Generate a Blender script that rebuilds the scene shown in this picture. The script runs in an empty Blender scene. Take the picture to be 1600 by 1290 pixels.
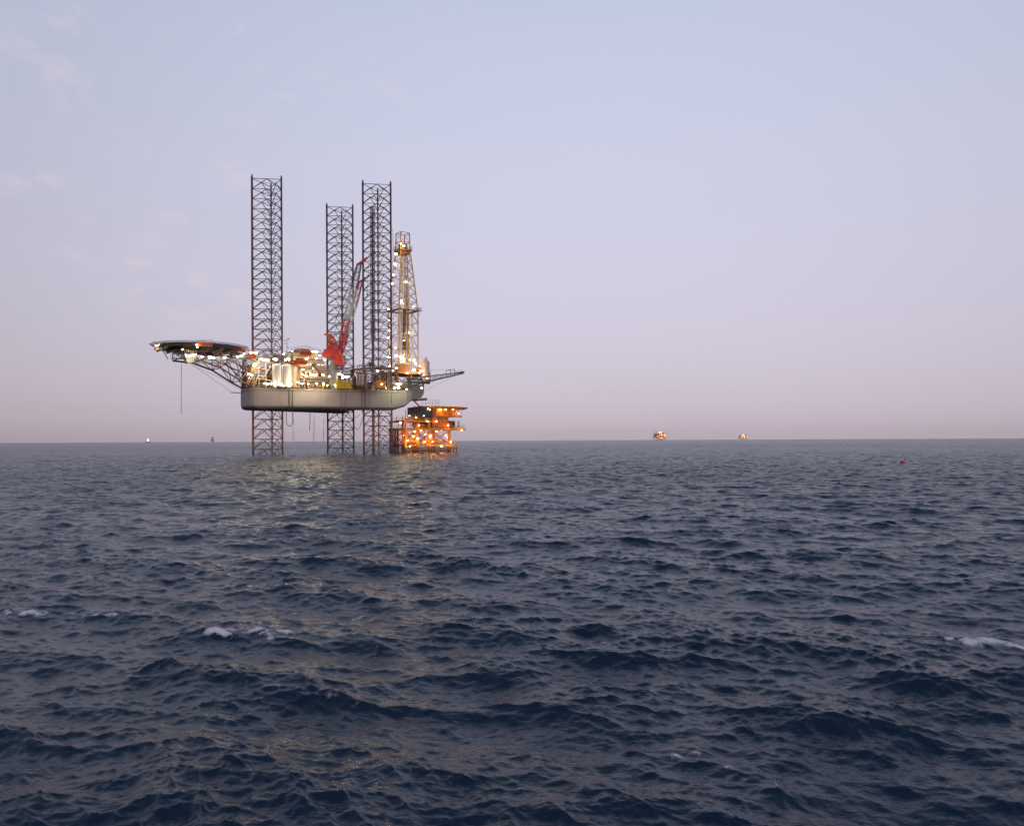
import bpy, math, random
import numpy as np
from mathutils import Vector, Matrix
SC = bpy.context.scene
COL = SC.collection
PI = math.pi
HC = 4.6            # height of the camera above the sea
F = 1200.0          # focal length, in units of a 1600 wide frame

# ------------------------------------------------------------------ materials
def lin(c):
    return tuple(((v/255.0)/12.92 if v/255.0 <= 0.04045 else ((v/255.0+0.055)/1.055)**2.4) for v in c)
def node(nt, kind, **kw):
    n = nt.nodes.new(kind)
    for k, v in kw.items():
        if k in n.inputs: n.inputs[k].default_value = v
        else: setattr(n, k, v)
    return n
def paint(name, base, rough=0.55, var=0.25, rust=0.25, rustcol=(0.16, 0.06, 0.03), scale=0.6, metal=0.0, streak=False):
    m = bpy.data.materials.new(name); m.use_nodes = True
    nt = m.node_tree; b = nt.nodes['Principled BSDF']
    b.inputs['Roughness'].default_value = rough; b.inputs['Metallic'].default_value = metal
    tc = node(nt, 'ShaderNodeTexCoord'); mp = node(nt, 'ShaderNodeMapping')
    mp.inputs['Scale'].default_value = (1, 1, 0.12) if streak else (1, 1, 1)
    nt.links.new(tc.outputs['Object'], mp.inputs['Vector'])
    n1 = node(nt, 'ShaderNodeTexNoise', Scale=scale, Detail=6.0, Roughness=0.65)
    n2 = node(nt, 'ShaderNodeTexNoise', Scale=scale*0.27, Detail=5.0, Roughness=0.6)
    nt.links.new(mp.outputs[0], n1.inputs['Vector']); nt.links.new(tc.outputs['Object'], n2.inputs['Vector'])
    c1 = node(nt, 'ShaderNodeMix', data_type='RGBA')
    c1.inputs[6].default_value = (*[v*(1-var) for v in base], 1); c1.inputs[7].default_value = (*[min(1, v*(1+var*0.6)) for v in base], 1)
    nt.links.new(n2.outputs['Fac'], c1.inputs[0])
    r = node(nt, 'ShaderNodeValToRGB'); e = r.color_ramp.elements
    e[0].position = 0.66-0.25*rust; e[0].color = (0, 0, 0, 1); e[1].position = 0.80-0.2*rust; e[1].color = (1, 1, 1, 1)
    nt.links.new(n1.outputs['Fac'], r.inputs[0])
    k = node(nt, 'ShaderNodeMath', operation='MULTIPLY'); k.inputs[1].default_value = min(1, 0.35+rust)
    nt.links.new(r.outputs[0], k.inputs[0])
    c2 = node(nt, 'ShaderNodeMix', data_type='RGBA'); c2.inputs[7].default_value = (*rustcol, 1)
    nt.links.new(k.outputs[0], c2.inputs[0]); nt.links.new(c1.outputs[2], c2.inputs[6])
    nt.links.new(c2.outputs[2], b.inputs['Base Color'])
    return m
def glow(name, col, s):
    m = bpy.data.materials.new(name); m.use_nodes = True
    b = m.node_tree.nodes['Principled BSDF']
    b.inputs['Base Color'].default_value = (0.6, 0.6, 0.6, 1)
    b.inputs['Emission Color'].default_value = (*col, 1); b.inputs['Emission Strength'].default_value = s
    return m
M = dict(
    hull=paint('hull_paint', (0.315, 0.270, 0.260), 0.5, 0.2, 0.32, (0.24, 0.13, 0.10), 0.45, streak=True),
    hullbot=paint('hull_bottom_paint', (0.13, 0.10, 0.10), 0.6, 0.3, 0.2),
    leg=paint('leg_steel', (0.15, 0.085, 0.105), 0.55, 0.3, 0.4, (0.30, 0.09, 0.06), 0.5),
    steel=paint('grey_steel', (0.26, 0.25, 0.25), 0.5, 0.3, 0.25),
    dark=paint('dark_steel', (0.045, 0.045, 0.05), 0.5, 0.3, 0.1),
    cream=paint('cream_paint', (0.76, 0.67, 0.50), 0.5, 0.15, 0.15),
    white=paint('white_paint', (0.78, 0.74, 0.68), 0.45, 0.1, 0.1),
    ochre=paint('ochre_paint', (0.42, 0.20, 0.06), 0.55, 0.35, 0.3),
    brown=paint('brown_steel', (0.17, 0.085, 0.05), 0.6, 0.35, 0.3),
    red=paint('red_paint', (0.62, 0.045, 0.03), 0.42, 0.15, 0.05, (0.3, 0.03, 0.02)),
    orange=paint('orange_paint', (0.70, 0.13, 0.025), 0.45, 0.15, 0.08, (0.35, 0.06, 0.02)),
    yellow=paint('yellow_paint', (0.72, 0.50, 0.05), 0.5, 0.15, 0.15),
    green=paint('green_grey_paint', (0.10, 0.15, 0.13), 0.55, 0.3, 0.2),
    pink=paint('pinkish_panel_paint', (0.58, 0.43, 0.38), 0.55, 0.15, 0.15),
    navy=paint('blue_grey_panel', (0.055, 0.07, 0.10), 0.6, 0.2, 0.05),
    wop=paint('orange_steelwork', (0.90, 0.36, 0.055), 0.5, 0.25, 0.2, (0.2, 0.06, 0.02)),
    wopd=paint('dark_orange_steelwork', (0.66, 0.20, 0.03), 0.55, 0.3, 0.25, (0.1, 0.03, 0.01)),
    rope=paint('rope', (0.05, 0.045, 0.045), 0.8, 0.2, 0.0),
    net=paint('helideck_underside', (0.10, 0.10, 0.085), 0.6, 0.35, 0.1),
    derr=paint('derrick_paint', (0.62, 0.34, 0.17), 0.5, 0.2, 0.3, (0.25, 0.09, 0.04)),
    glass=paint('window_glass', (0.03, 0.035, 0.04), 0.1, 0.1, 0.0),
    lw=glow('white_lamp_glass', (1.0, 0.82, 0.50), 60),
    ly=glow('yellow_lamp_glass', (1.0, 0.66, 0.25), 60),
    lo=glow('sodium_lamp_glass', (1.0, 0.38, 0.06), 140),
    lh=glow('fill_lamp_glass', (1.0, 0.84, 0.50), 380),  # for lamps added to brighten walls, silos and derrick
    lg=glow('greenish_lamp_glass', (0.85, 1.0, 0.55), 80),
    win=glow('lit_window', (1.0, 0.80, 0.45), 3.0),
)

# the legs' lower part wears red-brown paint, with dark growth at the waterline
def leg_bands():
    nt = M['leg'].node_tree; b = nt.nodes['Principled BSDF']; src = b.inputs['Base Color'].links[0].from_socket
    tc = node(nt, 'ShaderNodeTexCoord'); sp = node(nt, 'ShaderNodeSeparateXYZ'); ns = node(nt, 'ShaderNodeTexNoise', Scale=.8, Detail=4.0)
    nt.links.new(tc.outputs['Object'], sp.inputs[0]); nt.links.new(tc.outputs['Object'], ns.inputs['Vector'])
    ad = node(nt, 'ShaderNodeMath', operation='MULTIPLY_ADD'); ad.inputs[1].default_value = 5.0; nt.links.new(ns.outputs['Fac'], ad.inputs[0]); nt.links.new(sp.outputs['Z'], ad.inputs[2])
    for lo, hi, col in ((16.0, 26.0, (.27,.10,.075)), (3.4, 4.6, (.035,.04,.03))):
        mr = node(nt, 'ShaderNodeMapRange'); mr.inputs['From Min'].default_value = hi; mr.inputs['From Max'].default_value = lo; mr.inputs['To Max'].default_value = .75; nt.links.new(ad.outputs[0], mr.inputs['Value'])
        mx = node(nt, 'ShaderNodeMix', data_type='RGBA'); mx.inputs[7].default_value = (*col, 1); nt.links.new(mr.outputs[0], mx.inputs[0]); nt.links.new(src, mx.inputs[6]); src = mx.outputs[2]
    nt.links.new(src, b.inputs['Base Color'])
leg_bands()

# ------------------------------------------------------------------ mesh builder
class MB:
    def __init__(s): s.v = []; s.f = []; s.m = []; s.mi = 0
    def quad_box(s, P):
        n = len(s.v); s.v += [tuple(p) for p in P]
        for q in ((0,3,2,1),(4,5,6,7),(0,1,5,4),(1,2,6,5),(2,3,7,6),(3,0,4,7)):
            s.f.append(tuple(n+i for i in q)); s.m.append(s.mi)
        return s
    def box(s, x0, x1, y0, y1, z0, z1):
        return s.quad_box([(x0,y0,z0),(x1,y0,z0),(x1,y1,z0),(x0,y1,z0),(x0,y0,z1),(x1,y0,z1),(x1,y1,z1),(x0,y1,z1)])
    def beam(s, p, q, r, n=4, r2=None, cap=True):
        p = Vector(p); q = Vector(q); d = q-p
        if d.length < 1e-6: return s
        d.normalize(); a = d.cross(Vector((0,0,1)))
        if a.length < 0.05: a = d.cross(Vector((0,1,0)))
        a.normalize(); b = d.cross(a); r2 = r if r2 is None else r2
        k = len(s.v)
        for c, rr in ((p, r), (q, r2)):
            for i in range(n):
                t = 2*PI*(i+0.5)/n
                s.v.append(tuple(c+a*(rr*math.cos(t))+b*(rr*math.sin(t))))
        for i in range(n):
            j = (i+1) % n
            s.f.append((k+i, k+n+i, k+n+j, k+j)); s.m.append(s.mi)
        if cap:
            s.f.append(tuple(k+i for i in range(n))); s.m.append(s.mi)
            s.f.append(tuple(k+n+i for i in range(n-1, -1, -1))); s.m.append(s.mi)
        return s
    def path(s, pts, r, n=5):
        for a, b in zip(pts[:-1], pts[1:]): s.beam(a, b, r, n)
        return s
    def lathe(s, c, prof, n=16):
        k = len(s.v)
        for z, r in prof:
            for i in range(n):
                t = 2*PI*i/n; s.v.append((c[0]+r*math.cos(t), c[1]+r*math.sin(t), c[2]+z))
        for a in range(len(prof)-1):
            for i in range(n):
                j = (i+1) % n
                s.f.append((k+a*n+i, k+a*n+j, k+(a+1)*n+j, k+(a+1)*n+i)); s.m.append(s.mi)
        s.f.append(tuple(k+i for i in range(n-1,-1,-1))); s.m.append(s.mi)
        e = k+(len(prof)-1)*n
        s.f.append(tuple(e+i for i in range(n))); s.m.append(s.mi)
        return s
    def ball(s, c, r, n=8, sq=1.0):
        prof = [(-r*sq*math.cos(PI*i/6), max(0.02*r, r*math.sin(PI*i/6))) for i in range(7)]
        return s.lathe(c, prof, n)
    def rail(s, pts, h=1.1, r=0.035, step=1.6, closed=False):
        if closed: pts = list(pts)+[pts[0]]
        for a, b in zip(pts[:-1], pts[1:]):
            a = Vector(a); b = Vector(b); L = (b-a).length; n = max(1, int(L/step))
            for k in range(n+1):
                p = a.lerp(b, k/n); s.beam(p, p+Vector((0,0,h)), r, 4, cap=False)
            for hh in (h, h*0.5): s.beam(a+Vector((0,0,hh)), b+Vector((0,0,hh)), r, 4, cap=False)
        return s
    def truss(s, A, B, r, rb, step):
        """box truss: A and B are lists of matching corner points (any count)"""
        n = len(A); A = [Vector(p) for p in A]; B = [Vector(p) for p in B]
        L = (B[0]-A[0]).length; k = max(1, round(L/step))
        for a, b in zip(A, B): s.beam(a, b, r, 5)
        for i in range(k+1):
            c = [a.lerp(b, i/k) for a, b in zip(A, B)]
            for j in range(n): s.beam(c[j], c[(j+1) % n], rb, 4, cap=False)
            if i < k:
                d = [a.lerp(b, (i+1)/k) for a, b in zip(A, B)]
                for j in range(n):
                    s.beam(c[j] if i % 2 else c[(j+1) % n], d[(j+1) % n] if i % 2 else d[j], rb, 4, cap=False)
        return s
    def build(s, name, mats, parent=None, smooth=False, label=None):
        me = bpy.data.meshes.new(name); me.from_pydata(s.v, [], s.f)
        mats = mats if isinstance(mats, (list, tuple)) else [mats]
        for m in mats: me.materials.append(M[m] if isinstance(m, str) else m)
        me.polygons.foreach_set('material_index', s.m)
        if smooth: me.polygons.foreach_set('use_smooth', [True]*len(s.f))
        o = bpy.data.objects.new(name, me); COL.objects.link(o)
        if parent: o.parent = parent
        if label: o['label'] = label
        return o
def tag(o, label=None, cat=None, group=None, kind=None):
    if label: o['label'] = label
    if cat: o['category'] = cat
    if group: o['group'] = group
    if kind: o['kind'] = kind
    return o
def empty(name, loc, rz=0.0):
    o = bpy.data.objects.new(name, None); COL.objects.link(o); o.location = loc; o.rotation_euler = (0,0,rz); return o

# ------------------------------------------------------------------ measuring: photo columns/rows to metres in a thing's own frame
def hor(px): return 687.4-0.0045*(px-800)
class Frame:
    def __init__(s, x, y, ang): s.x, s.y, s.a = x, y, ang; s.c, s.s = math.cos(ang), math.sin(ang)
    def loc(s, X, Y): dx, dy = X-s.x, Y-s.y; return (dx*s.c+dy*s.s, -dx*s.s+dy*s.c)
    def world(s, u, v): return (s.x+u*s.c-v*s.s, s.y+u*s.s+v*s.c)
    def pd(s, px, py, D):                      # at distance D
        u, v = s.loc((px-800)/F*D, D); return Vector((u, v, HC+(hor(px)-py)/F*D))
    def py(s, px, py, v):                      # on the line y = v of the frame
        k = (px-800)/F
        u = (k*(s.y+s.c*v)-s.x+s.s*v)/(s.c-s.s*k)
        D = s.world(u, v)[1]; return Vector((u, v, HC+(hor(px)-py)/F*D))
ANG = math.atan2(0.612, 0.791)
RG = Frame(-82.8, 260.0, ANG)
rig = tag(empty('jack_up_rig', (RG.x, RG.y, 0), ANG), 'grey jack-up drilling rig on three tall lattice legs with helideck and floodlit deck', 'oil rig')
ZD = 22.1                                     # main deck
rnd = random.Random(5)

# ------------------------------------------------------------------ lamps
_lamp = {}; rl = random.Random(4)
def lamp(parent, p, kind='lw', r=0.3, name='floodlight'):
    if kind not in _lamp:
        m = MB(); m.ball((0,0,0), 1.0, 8, 0.8); m.mi = 1
        m.lathe((0,0,0.55), [(0,0.75),(0.35,0.85),(0.5,0.4)], 8); m.beam((0,0,1.0),(0,0,1.5),0.18,4)
        o = m.build(name, [kind, 'dark']); _lamp[kind] = o
    else:
        o = _lamp[kind].copy(); COL.objects.link(o)
    o.name = name; o.parent = parent; o.location = p; r = r*rl.uniform(.45,.95) if r < .8 else r*.6; o.scale = (r*rl.uniform(.9,1.9), r*rl.uniform(.9,1.5), r)
    return o

# ------------------------------------------------------------------ hull
def hull_ring(inset, k):
    P = [(-7.6,-3.6),(-7.3,-4.9),(-6.5,-5.9),(-5.2,-6.5),(2,-8.6),(14,-12.4),(26,-16.3),(38,-20.4),(41.5,-21.6),(43.4,-21.7),(44.2,-21.0),(44.6,-19.6)]
    P = P+[(x,-y) for x, y in reversed(P)]
    out = []
    for x, y in P:
        L = math.hypot(x-18, y); zb = 15.1+0.10*max(0, x-38)**2; zb = min(zb, 20)
        f = 1-inset/L
        out.append((18+(x-18)*f, y*f, zb+(ZD-zb)*k))
    return out
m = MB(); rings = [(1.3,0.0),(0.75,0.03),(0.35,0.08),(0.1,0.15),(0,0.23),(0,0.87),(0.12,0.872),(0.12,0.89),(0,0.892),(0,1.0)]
for i, (ins, k) in enumerate(rings):
    R_ = hull_ring(ins, k); n = len(R_); b = len(m.v); m.v += R_
    if i:
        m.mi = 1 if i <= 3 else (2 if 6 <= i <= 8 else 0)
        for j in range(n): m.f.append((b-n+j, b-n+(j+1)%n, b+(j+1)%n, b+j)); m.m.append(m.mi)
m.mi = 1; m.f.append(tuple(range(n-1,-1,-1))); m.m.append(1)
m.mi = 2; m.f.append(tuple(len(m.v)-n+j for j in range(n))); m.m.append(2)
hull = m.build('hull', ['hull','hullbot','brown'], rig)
m = MB(); edge = hull_ring(0.25, 1.0)
m.rail([(x,y,ZD) for x, y, z in edge], 1.1, 0.05, 1.7, closed=True)
m.build('deck_railing', 'ochre', hull)
# service pipes and stains hanging down the starboard side
for px, w, mat, y0, y1 in ((452,0.16,'dark',608,641),(457.5,0.14,'dark',608,640),(533,0.09,'brown',611,642),(541,0.09,'brown',612,642),(566,0.12,'brown',610,645),(571,0.16,'brown',610,640),(577.5,0.1,'steel',612,645),(612,0.1,'brown',614,630),(618,0.1,'steel',614,624)):
    u0 = RG.py(px, y0, -12); 
    for _ in range(6):
        yy = -(6.5+ (u0.x+5.2)*0.318)-0.3; u0 = RG.py(px, y0, yy)
    p = RG.py(px, y0, yy); q = RG.py(px, y1, yy)
    MB().beam(p, q, w, 6).build('side_pipe', mat, hull)

# ------------------------------------------------------------------ legs
def make_leg():
    m = MB(); R0 = 5.5; top = 92.4; bot = -6.0; bay = 3.35
    C = [Vector((R0*math.cos(a), R0*math.sin(a), 0)) for a in (PI, PI/3, -PI/3)]
    for c in C:
        m.beam((c.x,c.y,bot),(c.x,c.y,top+1.2),0.26,8)
        d = c.normalized()*0.36; e = Vector((-d.y,d.x,0)).normalized()*0.05
        m.quad_box([(c.x+d.x*k+e.x*j, c.y+d.y*k+e.y*j, z) for z in (bot, top+0.6) for k, j in ((-1,-1),(1,-1),(1,1),(-1,1))])
    n = int((top-bot)/bay); z0 = top-n*bay
    for i in range(n+1):
        z = z0+i*bay; Z = Vector((0,0,z)); mids = []
        for j in range(3):
            a, b = C[j]+Z, C[(j+1)%3]+Z; mid = (a+b)/2; mids.append(mid)
            m.beam(a, b, 0.115, 5, cap=False)
            if i > 0:
                D = Vector((0,0,-bay)); m.beam(a+D, mid, 0.13, 5, cap=False); m.beam(b+D, mid, 0.13, 5, cap=False)
        for j in range(3): m.beam(mids[j], mids[(j+1)%3], 0.06, 4, cap=False)
    leg = m.build('leg', 'leg', rig)
    # light ladder run and riser inside the leg
    m = MB(); cx, cy = 1.2, 1.4
    for dx in (-0.35, 0.35): m.beam((cx+dx,cy,bot),(cx+dx,cy,top-9),0.06,4)
    for k in range(int((top-9-bot)/0.9)): m.beam((cx-0.35,cy,bot+k*0.9),(cx+0.35,cy,bot+k*0.9),0.04,4,cap=False)
    m.build('ladder', 'pink', leg)
    return leg
leg = make_leg(); leg.location = (0.5, -0.4, 0)
for s_, y_, z_ in ((33.5,13.75,0.0),(34.1,-14.5,1.2)):
    c = leg.copy(); COL.objects.link(c); c.location = (s_, y_, z_); c.parent = rig
    for ch in leg.children:
        d = ch.copy(); COL.objects.link(d); d.parent = c
    if y_ < 0: aft_leg = c
# raw water tower in the starboard aft leg
m = MB(); p = RG.pd(583.5, 323, 267); P0 = (p.x, p.y)
m.truss([(P0[0]+dx, P0[1]+dy, 40) for dx, dy in ((-.55,-.55),(.55,-.55),(.55,.55),(-.55,.55))], [(P0[0]+dx, P0[1]+dy, p.z) for dx, dy in ((-.55,-.55),(.55,-.55),(.55,.55),(-.55,.55))], 0.1, 0.06, 1.0)
m.beam((P0[0],P0[1],-5),(P0[0],P0[1],46),0.48,10); m.beam((P0[0],P0[1],46),(P0[0],P0[1],p.z-2),0.2,8)
m.build('water_tower', 'leg', rig)
# jack houses round each leg
def jack_house(s_, y_, h, mat, h2):
    m = MB(); w = 6.3
    cs = [(-w,-w*0.8),(w*0.9,-w*0.8),(w*0.9,w*0.8),(-w,w*0.8)]
    for a, b in cs: m.box(s_+a-0.35, s_+a+0.35, y_+b-0.35, y_+b+0.35, ZD-0.3, ZD+h)
    for z in (ZD+h*0.45, ZD+h):
        m.box(s_-w-0.6, s_+w*0.9+0.6, y_-w*0.8-0.8, y_-w*0.8+0.8, z-0.25, z); m.box(s_-w-0.6, s_+w*0.9+0.6, y_+w*0.8-0.8, y_+w*0.8+0.8, z-0.25, z)
        m.box(s_-w-0.6, s_-w+0.9, y_-w*0.8+0.8, y_+w*0.8-0.8, z-0.25, z)
        m.rail([(s_-w-0.6,y_-w*0.8-0.8,z),(s_+w*0.9+0.6,y_-w*0.8-0.8,z)], 1.1, 0.05)
        m.rail([(s_-w-0.6,y_-w*0.8-0.8,z),(s_-w-0.6,y_+w*0.8,z)], 1.1, 0.05)
    for k in range(4):
        a, b = cs[k], cs[(k+1)%4]
        m.beam((s_+a[0],y_+a[1],ZD), (s_+b[0],y_+b[1],ZD+h*0.45), 0.15, 5); m.beam((s_+b[0],y_+b[1],ZD+h*0.45), (s_+a[0],y_+a[1],ZD+h), 0.15, 5)
    for a in (PI, PI/3, -PI/3):
        cx, cy = s_+5.54*math.cos(a), y_+5.54*math.sin(a)
        m.box(cx-1.0, cx+1.0, cy-1.0, cy+1.0, ZD, ZD+h2)
    return m.build('jack_house', mat, rig)
jack_house(0, 0, 10.5, 'steel', 8.0); jack_house(33.5, 13.75, 8.5, 'steel', 7.0); jack_house(33.4, -13.4, 7.5, 'brown', 6.0)

# ------------------------------------------------------------------ helideck on its truss, off the bow
c = RG.pd(313.5, 545, 244.5); HX, HY = c.x, c.y; HZ = 34.6
m = MB(); R1 = 13.2; N = 16
def octo(r, z): return [(HX+r*math.cos(2*PI*(i+.5)/N), HY+r*math.sin(2*PI*(i+.5)/N), z) for i in range(N)]
m.lathe((HX,HY,HZ-0.45), [(0,R1-0.2),(0.1,R1),(0.45,R1)], N)
for k in range(-8, 9):
    y = k*1.5; h = math.sqrt(max(0.1, R1*R1-y*y))*0.97; m.box(HX-h, HX+h, HY+y-0.12, HY+y+0.12, HZ-1.0, HZ-0.46)
for k in range(-3, 4):
    y = k*3.8; h = math.sqrt(max(0.1, R1*R1-y*y))*0.93; m.box(HX+y-0.18, HX+y+0.18, HY-h, HY+h, HZ-1.7, HZ-1.01)
hd = m.build('helideck', 'net', rig)
m = MB(); A = octo(R1+0.05, HZ-0.1); B = octo(R1+1.5, HZ+0.25)
for i in range(N):
    j = (i+1)%N; m.beam(B[i], B[j], 0.07, 4); m.beam(A[i], B[i], 0.07, 4)
    for t in (0.2,0.4,0.6,0.8):
        p = Vector(A[i]).lerp(Vector(A[j]), t); q = Vector(B[i]).lerp(Vector(B[j]), t); m.beam(p, q, 0.05, 4)
    for t in (0.33, 0.66): m.beam(Vector(A[i]).lerp(Vector(B[i]), t), Vector(A[j]).lerp(Vector(B[j]), t), 0.04, 4)
m.build('safety_net', 'net', hd)
m = MB(); zt = HZ-1.7; rndt = random.Random(3)
bow = -7.0
for sy in (-1, 1):
    y = sy*4.6
    top = [(HX-7, HY+sy*5, zt), (HX-1, HY+sy*4.8, zt), (HX+5, HY+sy*4.6, zt), (HX+10, y, zt), (bow+1.5, y, zt-0.6)]
    low = [(HX-7, HY+sy*5, zt-2.6), (HX-1, HY+sy*4.8, zt-3.0), (HX+5, HY+sy*4.6, zt-5.0), (bow-3.4, y, zt-8.6), (bow+0.5, y, ZD+0.2)]
    m.path(top, 0.26, 6); m.path(low, 0.3, 6)
    for a, b in zip(top, low): m.beam(a, b, 0.16, 5)
    for a, b in zip(top[1:], low[:-1]): m.beam(a, b, 0.15, 5)
    for a, b in zip(top[:-1], low[1:]): m.beam(a, b, 0.12, 5)
    m.beam((HX+2,HY+sy*4.7,zt),(bow+0.5,y,ZD+5.5),0.22,6); m.beam((HX+9,y,zt-1.5),(bow+0.8,y,ZD+3),0.2,6)
    for q in range(5):
        m.beam((HX-6+q*4, HY+sy*5, zt), (HX-4+q*4, HY+sy*11, HZ-1.0), 0.13, 5)
    P = low; prev = top; 
    if sy == -1: lowL, topL = low, top
for a, b in zip(lowL, low): m.beam(a, b, 0.15, 5)
for a, b in zip(topL, top): m.beam(a, b, 0.15, 5)
for a, b in zip(lowL[:-1], low[1:]): m.beam(a, b, 0.12, 5)
m.build('support_truss', 'leg', hd)
# walkway, lit cabin and gangway under the deck
p0 = RG.pd(263, 561, 240); p1 = RG.pd(286, 562, 238)
m = MB(); m.box(p0.x, p1.x, p1.y-0.2, p1.y+1.8, p0.z-0.15, p0.z)
for vv in (p1.y-0.2, p1.y+1.8): m.rail([(p0.x,vv,p0.z),(p1.x,vv,p0.z)], 2.6, 0.05, 0.55)
a = RG.pd(248, 545.5, 238); m.beam(a, RG.pd(258, 547, 239), 0.12, 4); m.beam(RG.pd(255,547,239), p0, 0.16, 4); m.beam(RG.pd(248,546,238), RG.pd(286,549,238), 0.08, 4)
m.build('walkway', 'steel', hd)
p0 = RG.pd(287, 569, 236); p1 = RG.pd(303, 566, 236); z1 = RG.pd(287, 553, 236).z
m = MB(); m.quad_box([(p0.x+1,p0.y-1.2,p0.z+0.3),(p1.x,p0.y-1.2,p0.z+0.6),(p1.x,p0.y+1.5,p0.z+0.6),(p0.x+1,p0.y+1.5,p0.z+0.3),(p0.x,p0.y-1.5,z1),(p1.x+1,p0.y-1.5,z1),(p1.x+1,p0.y+1.8,z1),(p0.x,p0.y+1.8,z1)])
for k in range(5): x = p0.x+0.6+k*(p1.x-p0.x)/5; m.beam((x,p0.y-1.6,p0.z+1),(x,p0.y-1.6,z1+1.0),0.06,4)
m.rail([(p0.x,p0.y-1.6,z1),(p1.x+1,p0.y-1.6,z1)], 1.1, 0.05)
m.build('landing_cabin', 'white', hd)
m = MB(); q0 = RG.pd(303, 567.5, 238); q1 = RG.pd(398, 566, 252)
m.truss([q0+Vector((0,-.5,0)), q0+Vector((0,.5,0)), q0+Vector((0,.5,1.1)), q0+Vector((0,-.5,1.1))], [q1+Vector((0,-.5,0)), q1+Vector((0,.5,0)), q1+Vector((0,.5,1.1)), q1+Vector((0,-.5,1.1))], 0.08, 0.05, 1.6)
m.build('gangway', 'steel', hd)
for x0, x1, y0, y1, D in ((309,332,535.5,541,231),(371,383,546,550.5,244),(388,399,552,559,250)):
    a = RG.pd(x0, y1, D); b = RG.pd(x1, y0, D); m = MB()
    m.quad_box([(a.x,a.y-.5,a.z),(b.x,b.y-.5,a.z),(b.x,b.y+.5,a.z),(a.x,a.y+.5,a.z),(a.x,a.y-.5,b.z),(b.x,b.y-.5,b.z),(b.x,b.y+.5,b.z),(a.x,a.y+.5,b.z)])
    m.rail([(a.x,a.y-.5,b.z),(b.x,b.y-.5,b.z)], 0.8, 0.05, 1.0)
    m.build('fire_monitor_station', 'orange', hd)
m = MB(); q0 = RG.pd(243, 541.5, 236); q1 = RG.pd(258, 542.5, 238)
m.box(q0.x, q1.x, q0.y-1, q0.y+1.2, q0.z-1.0, q0.z+0.5); m.rail([(q0.x,q0.y-1,q0.z+.5),(q1.x,q0.y-1,q0.z+.5)],0.9,0.05,0.9)
m.build('access_platform', 'cream', hd)
for px, py, D, r, k in ((244,540,234,.22,'ly'),(248,539,234,.3,'ly'),(255,537.5,235,.18,'ly'),(286,546,235,.28,'ly'),(291,555.5,233,.3,'lw'),(297,556,233,.28,'lw'),(302,554,233,.2,'ly'),(306,554,234,.18,'ly'),(308,538.5,230,.22,'ly'),(309,542,231,.16,'ly'),(316,557,236,.4,'lw'),(329,558,238,.42,'lw'),(334,559,238,.3,'lw'),(352,558.5,243,.33,'lw'),(372,557,246,.38,'lw'),(378,556,246,.36,'lw'),(382,553,247,.25,'ly'),(393,551,251,.42,'lw'),(400,551,252,.45,'lw')):
    lamp(hd, RG.pd(px, py, D), k, r)

# ------------------------------------------------------------------ boxes measured on the starboard side
def blk(name, x0, x1, y0, y1, v, dep, mat, parent=rig, rail=False, build=True):
    a = RG.py(x0, y1, v); b = RG.py(x1, y1, v); c = RG.py((x0+x1)/2, y0, v)
    m = MB(); zb = (a.z+b.z)/2
    m.box(a.x, b.x, v, v+dep, zb, c.z)
    if rail: m.rail([(a.x,v+dep,c.z),(a.x,v,c.z),(b.x,v,c.z)], 1.1, 0.045, 1.5)
    if build: return m.build(name, mat, parent)
    return m, a.x, b.x, zb, c.z
# accommodation block in stepped storeys
m = MB()
a0 = RG.py(470, 608, -7.5).x; a1 = RG.py(513, 608, -7.5).x
m.box(a0, a1, -7.5, 9.5, ZD, 29.2)
m.box(a0+0.6, a1-1, -6.5, 8.5, 29.2, 32.4)
m.box(a0-1.6, a1-3, -5.2, 7.5, 32.4, 34.6)
m.mi = 1
for z in (25.6, 29.2, 32.4, 34.6): m.box(a0-2.0, a1+0.3, -8.6, -7.5, z-0.12, z+0.02)
m.mi = 0
acc = m.build('accommodation_block', ['cream','brown'], rig)
for z in (23.3, 26.8, 30.2):
    for k in range(6):
        x = a0+0.9+k*(a1-a0-1.6)/6
        yy = -7.5 if z < 29 else -6.5
        w = MB(); w.box(x, x+0.85, yy-0.06, yy-0.003, z, z+0.85); w.mi = 1; w.box(x+0.08, x+0.77, yy-0.09, yy-0.061, z+0.08, z+0.77)
        w.build('window', ['brown','win' if (k*7+int(z))%3 else 'glass'], acc)
m = MB()
for z, x0, x1 in ((25.6, a0-2, a1+0.3), (29.2, a0-2, a1+0.3), (32.4, a0-1.5, a1), (34.6, a0-1.6, a1-3)): m.rail([(x0,-8.55,z),(x1,-8.55,z)], 1.1, 0.045, 1.3)
m.build('handrail', 'ochre', acc)
st0 = RG.py(487, 569, -9.2); st1 = RG.py(503, 586, -9.2)
m = MB(); m.beam(st0, st1, 0.22, 4); m.beam(st0+Vector((0,-.8,0)), st1+Vector((0,-.8,0)), 0.22, 4); m.beam(st0+Vector((0,-.8,1.1)), st1+Vector((0,-.8,1.1)), 0.06, 4)
for k in range(14):
    p = st0.lerp(st1, k/13); m.box(p.x-.14, p.x+.14, p.y-.78, p.y-.02, p.z-.03, p.z+.03)
m.build('staircase', 'brown', acc)
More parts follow.
